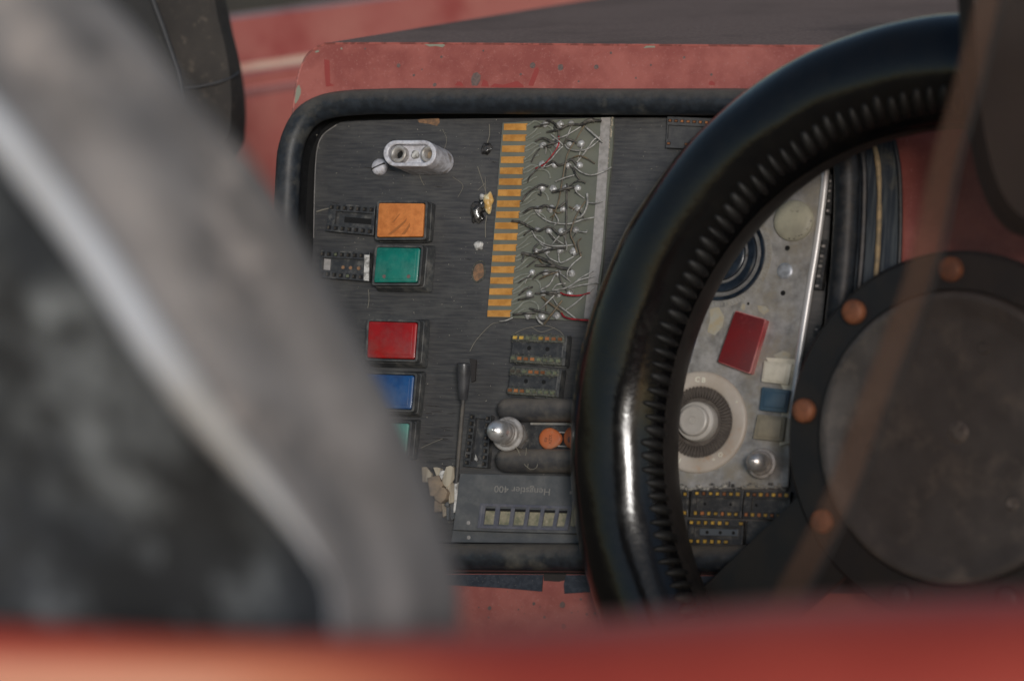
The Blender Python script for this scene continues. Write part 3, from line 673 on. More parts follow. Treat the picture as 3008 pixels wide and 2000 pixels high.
socket([(1930, 1440), (2022, 1441), (2020, 1516), (1925, 1512)], 20, 'black chip socket mostly hidden by the lower left wheel rim', 2, 5, g2, pins='gold', rail=.26, ends=(.1, .1), floor=.6)
single('cover_plate', MB().prism(LL([(2196, 1530), (2330, 1532), (2300, 1600), (2190, 1596)], 20), 0, 20, 1.5), m_socket, 'plain small black plate at the bottom right beside the lowest chip socket', 'plate', smooth=None)
for i, (q, nm) in enumerate([([(2438, 512), (2448, 512), (2440, 628), (2426, 628)], 'upper'), ([(2416, 702), (2434, 704), (2412, 850), (2392, 848)], 'middle'), ([(2398, 952), (2412, 954), (2402, 985), (2390, 983)], 'lower')]):
    t = thing('edge_connector', f'{nm} small black ribbed connector on the right edge of the metal plate', 'connector', q[2][0], q[2][1], 0, 'ribbed connectors at the plate edge')
    Q = LL(q, 30); part('body', MB().prism(Q, -10, 28), m_socket, t, None)
    n = [8, 10, 3][i]
    for k_ in range(n):
        f0 = (k_ + .2) / n; f1 = (k_ + .65) / n; part('rib', MB().prism(sub(Q, .1, f0, .6, f1), 28, 33), m_strip if k_ % 2 else m_frame, t, None)

# ================================================================== CIRCUIT BOARD
def Z(x, y): return (1350 + x / 2.376, 300 + y / 2.376)
HB = 10
t = pcb = thing('circuit_board', 'grey green circuit board with gold edge contacts and tangled wires', 'circuit board', 1610, 640)
bq = LL([Z(300, 146), Z(560, 130), Z(990, 108), Z(1076, 106), Z(1068, 320), Z(1030, 700), Z(1000, 1120), Z(950, 1535), Z(560, 1512), Z(192, 1500)], HB)
part('board', MB().prism(bq, 0, HB), m_pcb, t, None)
stp = LL([Z(990, 110), Z(1056, 110), Z(1020, 700), Z(990, 1100), Z(935, 1515), Z(870, 1508), Z(930, 1000), Z(965, 500)], HB)
part('grey_strip', MB().prism(stp, HB, HB + 3), m_strip, t, None)
rg = MB()
for i in range(90):
    f = i / 89; y = 112 + f * 1400; x = 1066 + (f * -130 if f < 2 else 0) + random.uniform(-6, 6) + (-8 if .1 < f < .6 else 0)
    p = L(*Z(x, y), HB); rg.blob((p.x, p.y, HB * S), random.uniform(2, 4.5) * S, random.uniform(3, 6) * S, 2.5 * S, 1, .6, i)
part('frayed_edge', rg, m_chip, t, 60, kind='stuff')
for i in range(18):
    f = i / 17; y = 174 + f * (1475 - 174); xl = 310 - f * 115; xr = 468 - f * 113
    q = LL([Z(xl, y - 24 + 2), Z(xr + 5, y - 24), Z(xr + 5, y - 16), Z(xr - 2, y - 15), Z(xr - 4, y + 24), Z(xl - 2, y + 22)], HB + 2)
    part('gold_contact', MB().prism(q, HB, HB + 2), m_gold, t, None)
tr = []
rowsy = [150, 295, 440, 600, 745, 895, 1040, 1190, 1335, 1490]
rowx = [[600, 695, 780], [575, 680, 765, 850], [575, 665, 755, 840], [565, 655, 740, 825], [545, 640, 725, 820], [540, 620, 712, 808], [530, 610, 700, 790], [505, 600, 690, 775], [490, 580, 680, 770], [475, 575, 670]]
for i in range(18):
    f = i / 17; y = 174 + f * (1475 - 174) - 8; x = 470 - f * 113
    if i % 2 == 0:   # short slanted trace to the first solder point of its row
        k_ = min(9, i // 2); ry = rowsy[k_]; rx = rowx[k_][0]
        pts = [(x, y), (x + 30, y - 18), (x + 60, y - 32), (min(rx, x + 110), ry + 8 if abs(ry - y) < 90 else y - 50)]
    else:
        k_ = min(8, (i + 1) // 2); ry = rowsy[k_]; 
        pts = [(x, y), (x + 28, y - 18), (x + 60, y - 45), (x + 85, y - 72), (x + 120, y - 84), (x + 165, y - 78), (x + 190, y - 52), (x + 196, y - 20)]
        pts = [(a_1, b_1 + 6) for a_1, b_1 in pts]
    P = cr([L(*Z(a_1, b_1), HB + 1.5) for a_1, b_1 in pts], 4)
    part('trace', MB().tube(P, 3.3 * S, 6, flat=1), m_trace, t, 70)
    if i > 0:
        pts2 = [(x + 4, y + 6), (x + 40, y - 6), (x + 75, y - 30), (x + 105, y - 42)]
        P = cr([L(*Z(a_1, b_1 + 16), HB + 1.5) for a_1, b_1 in pts2], 4)
        part('trace', MB().tube(P, 2.6 * S, 6), m_trace, t, 70)
sd = 0
for ry, xs in zip(rowsy, rowx):
    for x in xs:
        sd += 1; p = L(*Z(x + random.uniform(-5, 5), ry + random.uniform(-4, 6)), HB + 4); r = random.uniform(10, 13)
        part('solder_blob', MB().blob((p.x, p.y, (HB + 2) * S), r * S, r * .95 * S, 9 * S, 2, .35, sd), m_solder, t, 60)
DK, SV, RD, BR = m_wdark, m_wlight, m_wred, m_wbrown
wires = [(DK, 5, [(600, 130), (650, 140), (690, 185), (693, 240)]), (RD, 3, [(693, 240), (690, 300), (640, 380), (590, 435), (530, 465)]),
 (DK, 5, [(610, 210), (700, 190), (760, 160), (850, 155)]), (DK, 9, [(850, 160), (890, 135), (920, 125), (940, 130)]), (DK, 5, [(930, 128), (990, 132)]), (SV, 3.2, [(850, 170), (740, 235), (650, 265)]),
 (SV, 3, [(780, 170), (760, 220), (745, 250)]), (BR, 3, [(870, 165), (820, 250), (760, 350), (740, 420), (715, 560), (705, 620)]), (BR, 2.6, [(705, 620), (690, 700), (665, 770), (645, 830)]),
 (SV, 4, [(880, 175), (960, 245), (1000, 282)]), (SV, 3.4, [(985, 245), (940, 262), (890, 330), (820, 420)]), (SV, 3, [(980, 262), (900, 325), (820, 340), (760, 325), (735, 300)]),
 (DK, 5, [(530, 272), (580, 252), (630, 272), (650, 290), (700, 275)]), (DK, 4, [(590, 318), (630, 292), (672, 280)]), (DK, 4.5, [(730, 290), (755, 258), (820, 285)]),
 (DK, 5, [(600, 450), (650, 415), (690, 440), (735, 428), (780, 400), (820, 440)]), (BR, 3, [(780, 395), (830, 375), (880, 390), (945, 430)]), (SV, 3, [(800, 450), (850, 490), (920, 510), (1000, 487), (1060, 455)]),
 (DK, 4, [(795, 460), (810, 500), (840, 540)]), (SV, 3, [(670, 555), (730, 530), (800, 510)]), (DK, 3.4, [(560, 325), (525, 370), (500, 420)]), (DK, 3.6, [(590, 430), (540, 470), (490, 520), (475, 560)]),
 (DK, 4.5, [(435, 695), (470, 640), (520, 600), (570, 578), (620, 590)]), (DK, 6, [(650, 628), (700, 615), (760, 600), (800, 592)]), (DK, 3.4, [(770, 580), (820, 552), (860, 552), (880, 565)]), (SV, 3, [(800, 590), (820, 632), (870, 672)]),
 (DK, 4, [(750, 570), (748, 700), (745, 850), (740, 950), (730, 1010)]), (SV, 5, [(890, 640), (893, 700), (880, 750), (855, 792), (820, 812)]), (BR, 3, [(880, 690), (830, 765), (795, 840), (775, 920), (800, 985), (820, 1050)]),
 (SV, 3, [(895, 702), (950, 705), (1000, 688)]), (SV, 3.4, [(520, 745), (560, 795), (640, 838), (760, 850), (860, 820), (940, 805)]), (DK, 5, [(445, 772), (500, 740), (560, 742), (600, 722), (640, 738), (690, 735), (735, 702)]),
 (BR, 3.5, [(765, 730), (800, 748)]), (DK, 5, [(365, 830), (430, 840), (490, 872), (550, 900), (610, 872), (650, 882), (700, 925), (760, 900), (790, 868)]), (DK, 4, [(450, 930), (475, 905), (500, 890)]),
 (SV, 3.4, [(505, 900), (540, 955), (610, 997), (700, 1005), (810, 995)]), (SV, 3, [(700, 930), (660, 975), (640, 1000)]), (DK, 7, [(435, 1055), (530, 1075), (620, 1112), (700, 1155), (775, 1165)]),
 (DK, 5, [(530, 1140), (620, 1143), (700, 1150)]), (DK, 4.5, [(550, 988), (520, 1020), (530, 1052), (600, 1036), (660, 1022), (740, 1018)]), (SV, 3, [(560, 985), (600, 1010), (650, 1022)]), (SV, 3, [(820, 1062), (760, 1098), (702, 1120), (690, 1060)]),
 (BR, 3, [(850, 950), (825, 985), (850, 1085)]), (SV, 3, [(850, 1080), (790, 1130), (755, 1180), (750, 1230)]), (DK, 4, [(435, 1112), (450, 1065)]), (DK, 4, [(510, 1235), (550, 1200), (600, 1185), (690, 1188)]), (BR, 4, [(560, 1235), (620, 1205), (690, 1185)]),
 (SV, 3.4, [(670, 1200), (625, 1275), (565, 1310)]), (SV, 3, [(940, 1175), (850, 1225), (760, 1290), (650, 1315)]), (SV, 3, [(940, 1215), (830, 1245), (770, 1290)]), (SV, 3.2, [(972, 1262), (860, 1275), (760, 1300)]),
 (DK, 3.5, [(690, 1180), (710, 1250), (750, 1320)]), (SV, 3.4, [(650, 1310), (680, 1275), (740, 1265)]), (DK, 5, [(530, 1335), (620, 1330), (700, 1332)]), (RD, 3.4, [(705, 1330), (740, 1345), (830, 1350), (910, 1330)]),
 (SV, 3, [(945, 1290), (870, 1350), (800, 1410), (735, 1455)]), (SV, 3.2, [(650, 1360), (680, 1410), (740, 1455), (810, 1510)]), (BR, 5, [(575, 1360), (640, 1410), (720, 1470)]), (SV, 3.2, [(660, 1350), (610, 1400), (565, 1445)]),
 (BR, 4.6, [(715, 1385), (650, 1470), (590, 1548)]), (SV, 4, [(585, 1552), (555, 1530), (535, 1495)]), (DK, 5, [(490, 1440), (550, 1458), (630, 1475)]), (RD, 4, [(710, 1470), (735, 1500), (800, 1515), (940, 1525)]),
 (DK, 4, [(410, 1380), (470, 1368), (520, 1355)]), (DK, 5, [(375, 1483), (440, 1475), (530, 1470)]), (DK, 3.5, [(410, 1262), (450, 1235), (500, 1215)]), (DK, 4, [(520, 175), (580, 160), (630, 150)]), (SV, 3, [(640, 230), (690, 270), (720, 300)]),
 (SV, 3, [(720, 310), (680, 350), (640, 400), (610, 420)]), (SV, 2.6, [(660, 770), (690, 830), (660, 860)]), (DK, 3.5, [(470, 1150), (520, 1110), (560, 1080)]), (SV, 2.6, [(600, 1050), (630, 1090), (690, 1120)]), (DK, 4, [(415, 1345), (470, 1300), (510, 1290)]),
 (SV, 2.4, [(280, 1530), (320, 1525), (370, 1505)])]
for i, (m_, r, pts) in enumerate(wires):
    n = len(pts); P = []
    for j, (x, y) in enumerate(pts):
        f = j / (n - 1); hh = HB + 6 + 9 * math.sin(math.pi * f) + (i % 5) * 2.2
        P.append(L(*Z(x, y), hh))
    P = cr(P, 5)
    part('wire', MB().tube(P, r * .7 * S, 7, wob=.15), m_, t, 70)

for i in range(34):   # finer strands between neighbouring solder points
    k_ = random.randrange(9); x0 = random.choice(rowx[k_]) + random.uniform(-12, 12); y0 = rowsy[k_] + random.uniform(-10, 20)
    x1 = x0 + random.uniform(-90, 110); y1 = y0 + random.choice([random.uniform(-30, 40), random.uniform(60, 150)]); x1 = min(940, max(430, x1)); xm = (x0 + x1) / 2 + random.uniform(-30, 30); ym = (y0 + y1) / 2 + random.uniform(-30, 30)
    P = cr([L(*Z(x0, y0), HB + 5), L(*Z(xm, ym), HB + 12 + i % 7), L(*Z(x1, y1), HB + 5)], 7)
    part('wire', MB().tube(P, random.uniform(1.3, 2.1) * S, 6, wob=.15), random.choice([m_wdark, m_wdark, m_wbrown, m_wlight]), t, 70)
# glue, residue and holes left of the board
g = 'residues left on the faceplate'
t = single('glue_blob', MB().blob(L(1430, 438, 5), 15 * S, 17 * S, 10 * S, 3, .5, 1), m_glue, 'small dark glossy glue blob, highest one left of the circuit board', 'glue blob', g, 70)
t = thing('glue_cluster', 'large cluster of clear and amber glue left of the board', 'glue blob', 1415, 615, 0, g)
part('dark_glue', MB().blob(L(1402, 622, 6), 19 * S, 30 * S, 14 * S, 3, .6, 5).blob(L(1418, 600, 6), 15 * S, 22 * S, 12 * S, 3, .6, 6).blob(L(1408, 640, 6), 14 * S, 14 * S, 9 * S, 3, .6, 8), m_glue, t, 70)
part('amber_glue', MB().blob(L(1434, 590, 12), 15 * S, 24 * S, 11 * S, 3, .5, 9).blob(L(1436, 612, 12), 10 * S, 18 * S, 9 * S, 2, .5, 2), m_amber, t, 70)
part('white_glue', MB().blob(L(1416, 580, 10), 9 * S, 12 * S, 8 * S, 2, .5, 4), m_whiteg, t, 70)
single('solder_dot', MB().blob(L(1406, 722, 3), 14 * S, 13 * S, 7 * S, 3, .5, 12), m_whiteg, 'small whitish solder dot between the glue cluster and the rusty hole', 'solder dot', g, 70)
t = thing('rusty_hole', 'oval tan hole with a cracked rim, lowest mark left of the board', 'hole', 1407, 801, 0, g)
part('stain', MB().prism(spotpts(1406, 800, 17, 0, 20, 1.5, 3), 0, 1.2), m_rust, t, None)
part('rim', MB().tube([p + Vector((0, 0, 1 * S)) for p in spotpts(1406, 799, 21, 0, 20, 1.5, 6)], 2 * S, 6, closed=True), m_fluff, t, 70)
part('stain', MB().prism(LL([(1226, 352), (1252, 350), (1290, 349), (1292, 360), (1284, 371), (1262, 365), (1232, 361)], 0), 0, 1), m_rust, dash, None)
web = MB()
for pts, r in [([(1437, 365), (1438, 395), (1430, 425)], 1.1), ([(1403, 490), (1418, 535), (1430, 575)], 1), ([(1425, 520), (1427, 570), (1428, 600)], .8), ([(1430, 634), (1426, 660), (1426, 698)], 1.2), ([(1403, 560), (1418, 545), (1426, 538)], .7),
               ([(1380, 1032), (1398, 1000), (1440, 955), (1466, 946), (1495, 938)], .9), ([(1235, 1316), (1270, 1300), (1300, 1288)], .8), ([(1222, 470), (1234, 520), (1246, 545)], .8),
               ([(1502, 985), (1540, 966), (1600, 956), (1640, 970), (1655, 985)], .9), ([(1560, 960), (1590, 975), (1630, 962)], .8), ([(930, 622), (950, 616), (968, 612)], 2), ([(1082, 850), (1084, 880), (1080, 905)], .9),
               ([(1496, 1205), (1500, 1216), (1508, 1222)], 1.5), ([(1300, 380), (1312, 410), (1305, 440)], .6), ([(1330, 520), (1360, 545), (1345, 580)], .6)]:
    web.tube(cr([L(x, y, 3) for x, y in pts], 4), r * S, 5)
for pts in [[(1515, 1312), (1530, 1340), (1542, 1365), (1560, 1378), (1576, 1372), (1578, 1356), (1566, 1346), (1554, 1354), (1550, 1372)], [(1505, 1312), (1518, 1316), (1526, 1330)], [(1546, 1315), (1544, 1335), (1536, 1350)]]:
    web.tube(cr([L(x, y, 66) for x, y in pts], 5), .9 * S, 5)
single('cobweb_strands', web, m_hair, 'fine grey cobweb strands and hairs clinging across the faceplate', 'cobweb', kind='stuff')
cb = MB()
tet = [(1, 1, 1), (-1, -1, 1), (-1, 1, -1), (1, -1, -1)]
for i in range(1500):
    x, y = random.uniform(925, 2380), random.uniform(352, 1592); r = random.choice([.5, .6, .7, .9, 1.3]) * random.uniform(.7, 1.2) * S
    p = L(x, y, 0); a = Matrix.Rotation(random.random() * 6, 3, 'Z')
    cb.add([p + (a @ Vector(q)) * r for q in tet], [(0, 1, 2), (0, 3, 1), (0, 2, 3), (1, 3, 2)])
for i in range(200):
    x, y = random.uniform(940, 2500), random.uniform(140, 250); r = .6 * random.uniform(.6, 1.4) * S; p = L(x, y, HF)
    cb.add([p + Vector(q) * r for q in tet], [(0, 1, 2), (0, 3, 1), (0, 2, 3), (1, 3, 2)])
for i in range(200):
    x, y = random.uniform(1300, 1750), random.uniform(1690, 1850); r = .6 * random.uniform(.6, 1.4) * S; p = L(x, y, HF + (5 if y < 1720 else 0))
    cb.add([p + Vector(q) * r for q in tet], [(0, 1, 2), (0, 3, 1), (0, 2, 3), (1, 3, 2)])
single('dust_crumbs', cb, m_crumb, 'pale dust crumbs scattered over the black faceplate', 'dust', smooth=None, kind='stuff')

# ================================================================== LEVER
t = thing('toggle_lever', 'long thin black lever with a flared knob standing upright', 'lever', 1345, 1412)
p0, p1, p2 = L(1340, 1419, 22), L(1361, 1174, 70), L(1363, 1066, 90)
part('rod', MB().tube([p0, p0.lerp(p1, .5), p1], 6.2 * S, 12), m_tube, t, 60)
ks = [p1.lerp(p2, f) for f in (0, .04, .3, .7, .93, .985, 1)]
part('knob', MB().tube(ks, 1, 24, radii=[r * S for r in (12, 13.5, 16, 20, 21.5, 20.5, 17)]), m_frame if False else mat('worn_black_knob', C(60, 60, 62), .35, 0, C(46, 46, 48), 200, coat=.1), t, 40)
part('bracket', MB().prism(LL([(1380, 1052), (1398, 1056), (1395, 1118), (1384, 1122)], 8), 0, 8, 1), m_dkdirt, t, None)
part('pivot', MB().prism(LL([(1332, 1405), (1350, 1405), (1350, 1424), (1332, 1424)], 18), 0, 20, 1), m_frame, t, None)

# ================================================================== BLACK TUBES, CAPACITORS
def htube(x0, x1, yc, r, h, label):
    P = [];
    path = [(x0 + r + (x1 - x0 - r) * i / 10) for i in range(11)]
    Pc = [L(x, yc + (x - x0) * .01, h) for x in path]; d = (Pc[1] - Pc[0]).normalized()
    caps = []
    for a in (85, 70, 52, 34, 16): caps.append((Pc[0] - d * r * S * math.sin(R_(a)), r * S * math.cos(R_(a))))
    pts = [c[0] for c in caps] + Pc; rr = [c[1] for c in caps] + [r * S] * 11
    return single('rubber_tube', MB().tube(pts, 1, 24, radii=rr), m_tube, label, 'tube', 'pair of fat black tubes either side of the orange capacitors', 60)
htube(1459, 1800, 1203, 34, 34, 'upper fat black rounded tube above the orange capacitors')
htube(1455, 1800, 1352, 35, 34, 'lower fat black rounded tube below the capacitors, hairs on it')
t = thing('capacitor_tray', 'shallow dark tray with a pale metal edge between the two black tubes', 'tray', 1660, 1280)
part('floor', MB().prism(LL([(1548, 1240), (1800, 1243), (1800, 1322), (1543, 1322)], 4), 0, 4), m_socket, t, None)
part('metal_edge', MB().prism(LL([(1558, 1241), (1800, 1243), (1800, 1249), (1558, 1247)], 8), 0, 8), m_alu, t, None)
def disc_cap(px, py, rx, ry, label, extra=None):
    t = thing('ceramic_capacitor', label, 'capacitor', px + 8, py + 3, 0, 'orange ceramic disc capacitors in the tray')
    h = 22; c = L(px, py, h); pts = []
    for i in range(40):
        a = 2 * math.pi * i / 40; x = math.cos(a) * rx; y = math.sin(a) * ry
        if x > rx * .5: x += (x - rx * .5) * .7
        pts.append(c + Vector((x * S / .92, y * S, 0)))
    mb = MB()
    lay = [(0.80, 8), (.95, 11), (1, 15), (.95, 19), (.8, 21.6), (.5, 22.6)]; vs = []; fs = []; n = 40
    for k_, hh in lay:
        for p in pts: vs.append(Vector((c.x + (p.x - c.x) * k_, c.y + (p.y - c.y) * k_, hh * S)))
    for r in range(len(lay) - 1):
        for i in range(n): fs.append((r * n + i, r * n + (i + 1) % n, (r + 1) * n + (i + 1) % n, (r + 1) * n + i))
    fs += [tuple(reversed(range(n))), tuple(range((len(lay) - 1) * n, len(lay) * n))]
    part('disc', mb.add(vs, fs), m_cap, t, 50)
    for dy in (-20, 20):
        a = c + Vector((rx * 1.0 * S, -dy * S, -8 * S)); part('lead', MB().tube([a, a + Vector((22 * S, 0, -2 * S)), a + Vector((34 * S, 0, -8 * S))], 2.2 * S, 8), m_wlight, t, 60)
    return t, c
t, c = disc_cap(1610, 1287, 29, 32, 'orange disc capacitor with dark printed characters, left of the two')
def text(s_, size_px, px, py, h, rot, m, parent, name='printed_text', ext=.3, sx=1):
    cu = bpy.data.curves.new('t', 'FONT'); cu.body = s_; cu.size = size_px * S; cu.extrude = ext * S; cu.align_x = 'CENTER'; cu.align_y = 'CENTER'; cu.resolution_u = 3
    ob = bpy.data.objects.new('t', cu); col.objects.link(ob); dg = bpy.context.evaluated_depsgraph_get(); dg.update()
    me = bpy.data.meshes.new_from_object(ob.evaluated_get(dg)); bpy.data.objects.remove(ob); bpy.data.curves.remove(cu); me.materials.clear(); me.materials.append(m)
    o = bpy.data.objects.new(name, me); col.objects.link(o); o.parent = parent; p = L(px, py, h) - ORG[parent]; o.location = p; o.rotation_euler = (0, 0, rot); o.scale = (sx, 1, 1); return o
text('22ZV', 12, 1616, 1290, 22.7, R_(-90), m_ink, t)
text('K0', 12, 1603, 1291, 22.7, R_(-90), m_ink, t)
t, c = disc_cap(1680, 1284, 26, 33, 'orange disc capacitor with a round dark dot, beside the wheel rim')
part('dot', MB().prism(spotpts(1674, 1291, 8, 23, 16, 1.1), 22.4, 23.2), m_stain, t, None)

# ================================================================== DOME SCREWS
def dome_screw(px, py, r, H, label, fr=50):
    """(px, py): centre of the dome as seen"""
    c = L(px, py, H - r * .5)
    t = thing('dome_screw', label, 'screw', 0, 0, 0, 'steel screws with bullet shaped heads', loc=Vector((c.x, c.y, 0)))
    part('nut', MB().lathe((c.x, c.y), [(fr * .8, 0), (fr * .8, H * .3), (fr * .72, H * .34)], 6), m_dullsteel, t, 30)
    a = H * .34
    part('flange', MB().lathe((c.x, c.y), [(fr * .5, a), (fr * .95, a), (fr, a + 4), (fr, a + 9), (fr * .94, a + 12), (fr * .8, a + 13), (fr * .76, a + 16), (fr * .74, a + 24), (fr * .66, a + 27), (fr * .63, a + 34), (fr * .56, a + 37)], 40), m_dullsteel, t, 35)
    cyl = max(a + 37, H - r); pr = [(r * .9, a + 36), (r * .97, a + 38), (r, cyl)]
    for q in range(1, 10):
        an = R_(q * 9); pr.append((r * math.cos(an), cyl + (H - cyl) * math.sin(an)))
    part('dome', MB().lathe((c.x, c.y), pr + [(r * .12, H + .5), (r * .07, H - .6)], 40), m_steel, t, 60)
dome_screw(1456, 1264, 32, 165, 'steel bullet headed screw between the two black tubes, left one')
dome_screw(2217, 1354, 28, 125, 'shiny steel bullet headed screw on the metal plate, right one', 43)

# ================================================================== COUNTER
HC = 26
t = thing('counter_module', 'dark grey tally counter case with faded number windows, upside down lettering', 'counter', 1560, 1500)
body = LL([(1351, 1390), (1690, 1398), (1900, 1402), (1900, 1572), (1500, 1562), (1330, 1556)], HC)
part('case', MB().prism(body, 0, HC), m_count, t, None, bevel=2)
part('lower_step', MB().prism(LL([(1330, 1558), (1500, 1564), (1900, 1574), (1900, 1596), (1325, 1592)], 10), 0, 12, 2), m_count, t, None)
wf = LL([(1411, 1478), (1682, 1487), (1667, 1558), (1402, 1551)], HC + 4); 
def rectframe(Q, h0, h1, m_in):
    q2 = grow(Q, -m_in); return MB().ring(Q, q2, h0, h1)
part('window_frame', rectframe(wf, HC, HC + 5, 8), m_countfr, t, None, bevel=1)
inn_ = grow(wf, -8)
n = 6
xs0 = [(1422, 1453), (1467, 1500), (1512, 1545), (1556, 1590), (1601, 1634), (1645, 1670)]
cells = []
sx = [((a_ - 1410) / 262., (b_ - 1410) / 262.) for a_, b_ in xs0]
for i, (s0, s1) in enumerate(sx):
    q = sub(inn_, max(.0, s0 - .01), .09, min(1, s1 - .01), .93)
    part('number_wheel', MB().prism(sub(q, .04, .16, .96, .98), HC, HC + 1.2, .5), m_wheelnum, t, None)
    part('window_shade_strip', MB().prism(sub(q, 0, 0, 1, .16), HC, HC + 3.5), m_pit, t, None)  # black strip stands in for shade under each window's upper edge
prev = 0
for i in range(7):
    s0 = prev; s1 = sx[i][0] - .01 if i < 6 else 1
    if s1 - s0 > .005: part('divider', MB().prism(sub(inn_, s0, 0, s1, 1), HC, HC + 4), m_countfr, t, None)
    if i < 6: prev = sx[i][1] - .01
part('pale_end_plate', MB().prism(LL([(1683, 1460), (1702, 1462), (1700, 1545), (1676, 1544)], HC + 6), HC, HC + 7), m_wheelnum, t, None)
text('Hengstler 400', 28, 1534, 1439, HC + .5, R_(180), m_print, t, ext=.3, sx=1.12)
part('dust_spot', MB().prism(spotpts(1677, 1447, 5, HC), HC, HC + 1).prism(spotpts(1377, 1578, 6, 12), 12, 13).prism(spotpts(1376, 1535, 6, HC), HC, HC + .7), m_strip, t, None)

# ================================================================== WEATHERED LUMP
t = thing('filler_lump', 'crumbling beige filler and wood chips at the foot of the lever', 'filler', 1295, 1440)
def Y(x, y): return (1220 + x / 7.469, 1350 + y / 7.469)
for i, (pts, h0, h1, m) in enumerate([
    ([(150, 180), (240, 180), (340, 300), (330, 470), (170, 460)], 0, 12, m_chip), ([(400, 180), (470, 180), (540, 200), (560, 400), (480, 420)], 0, 16, m_chip),
    ([(545, 250), (630, 250), (600, 430), (520, 430)], 0, 20, m_whiteg), ([(690, 180), (760, 150), (830, 190), (845, 400), (760, 520), (690, 580), (590, 500), (640, 300)], 0, 24, m_chip),
    ([(280, 420), (480, 360), (580, 560), (430, 780), (330, 760)], 4, 30, m_chip2), ([(570, 620), (640, 640), (690, 720), (650, 850), (560, 920), (450, 860), (430, 780)], 4, 40, m_chip2),
    ([(700, 510), (850, 520), (840, 900), (740, 930), (730, 760), (690, 640)], 0, 20, m_chip), ([(865, 520), (950, 520), (910, 860), (850, 850)], 0, 24, m_whiteg), ([(845, 900), (905, 900), (880, 1130), (835, 1140)], 0, 22, m_whiteg),
    ([(420, 900), (570, 950), (570, 1120), (420, 1130)], 0, 14, m_chip2), ([(590, 980), (660, 960), (680, 1200), (600, 1240)], 0, 14, m_chip), ([(680, 1040), (740, 1040), (730, 1300), (690, 1300)], 0, 20, m_count),
    ([(760, 960), (830, 940), (860, 1250), (800, 1300), (750, 1200)], 0, 10, m_count), ([(590, 900), (735, 800), (720, 880), (600, 980)], 0, 6, m_dkdirt)]):
    P = [L(*Y(x, y), h1) for x, y in pts]; pc = sum(P, Vector()) / len(P); P = [pc + (p - pc) * 1.14 for p in P]; mb = MB().prism(P, h0, h1, 1.2)
    for v in mb.v: v += Vector((mnoise.noise(v * 900), mnoise.noise(v * 900 + Vector((5, 5, 5))), mnoise.noise(v * 700))) * 2.5 * S
    part('chip', mb, m, t, 30)
part('pin_head', MB().blob(L(*Y(700, 980), 24), 8 * S, 8 * S, 6 * S, 2, .2), m_count, t, 60)

# ================================================================== METAL PLATE (right)
HP = 16
t = plate = thing('metal_plate', 'weathered bare aluminium plate behind the steering wheel', 'metal plate', 2200, 1000)
pq = LL([(2080, 400), (2440, 400), (2431, 510), (2409, 700), (2384, 850), (2348, 1080), (2322, 1300), (2316, 1432), (2200, 1437), (2100, 1434), (1990, 1438), (1890, 1436), (1930, 1100), (2010, 800)], HP)
mb = MB().prism(pq, 0, HP, 0); part('plate', mb, m_alu, t, None, bevel=5)
part('highlight_edge', MB().tube(cr(LL([(2430, 430), (2420, 560), (2399, 720), (2376, 860), (2342, 1080), (2325, 1230)], HP), 4), 11 * S, 10, flat=.8), mat('edge_highlight', C(200, 200, 202), .3, .3), t, 60)  # pale tube stands in for the highlight along the plate's bevel
gr = MB()
for i in range(26):
    x = 1990 + i * 12.5; y = 1436 + random.uniform(-14, 2); p = L(x, y, HP); gr.blob((p.x, p.y, HP * S), random.uniform(4, 11) * S, random.uniform(3, 8) * S, 3 * S, 2, .7, i)
part('corrosion_crust', gr, m_alug, t, 60, kind='stuff')
for x, y, r in [(2313, 729, 7.5), (2300, 861, 7.5), (2198, 892, 4), (2296, 1110, 3)]:
    c = L(x, y, HP); part('drilled_hole', MB().lathe((c.x, c.y), [(r, HP - 1), (r, HP + .5)], 16), m_pit, t)
for pts in [[(2244, 925), (2260, 912), (2250, 900), (2225, 897), (2229, 912)], [(2272, 1043), (2300, 1030), (2322, 1038), (2318, 1058), (2282, 1054)], [(2175, 905), (2182, 890), (2190, 896), (2186, 912)], [(2085, 910), (2110, 900), (2128, 930), (2122, 960), (2100, 985), (2078, 975), (2086, 940)]]:
    part('stain', MB().prism(LL(pts, HP), HP, HP + .6), mat('tan_glue_stain', C(142, 132, 110), .6, 0, C(140, 138, 128), 200), t, None)
c = L(2306, 796, HP)
single('small_disc', MB().lathe((c.x, c.y), [(23, HP), (23, HP + 3), (20, HP + 5), (14, HP + 5.5)], 28), mat('bluish_scratched_metal', C(160, 166, 174), .4, .5, C(130, 134, 140), 300), 'small bluish scratched metal disc between two drilled holes', 'disc')
c = L(2330, 648, HP + 8)
t = thing('cap_disc', 'round pale greenish beige plastic cap at the top right of the metal plate', 'cap', 2333, 650, HP)
part('cap', MB().lathe((c.x, c.y), [(59, HP), (59, HP + 6), (56, HP + 10), (40, HP + 14), (15, HP + 16)], 48), m_disc, t, 50)
fl = MB()
for i in range(16):
    a = R_(random.uniform(-100, -10)); r = random.uniform(40, 54); p = c + Vector((math.cos(a) * r * S, math.sin(a) * r * S, 0)); fl.blob((p.x, p.y, (HP + 11) * S), 2.5 * S, 2 * S, 1.5 * S, 1, .4, i)
part('black_flecks', fl, m_dkdirt, t, 60)
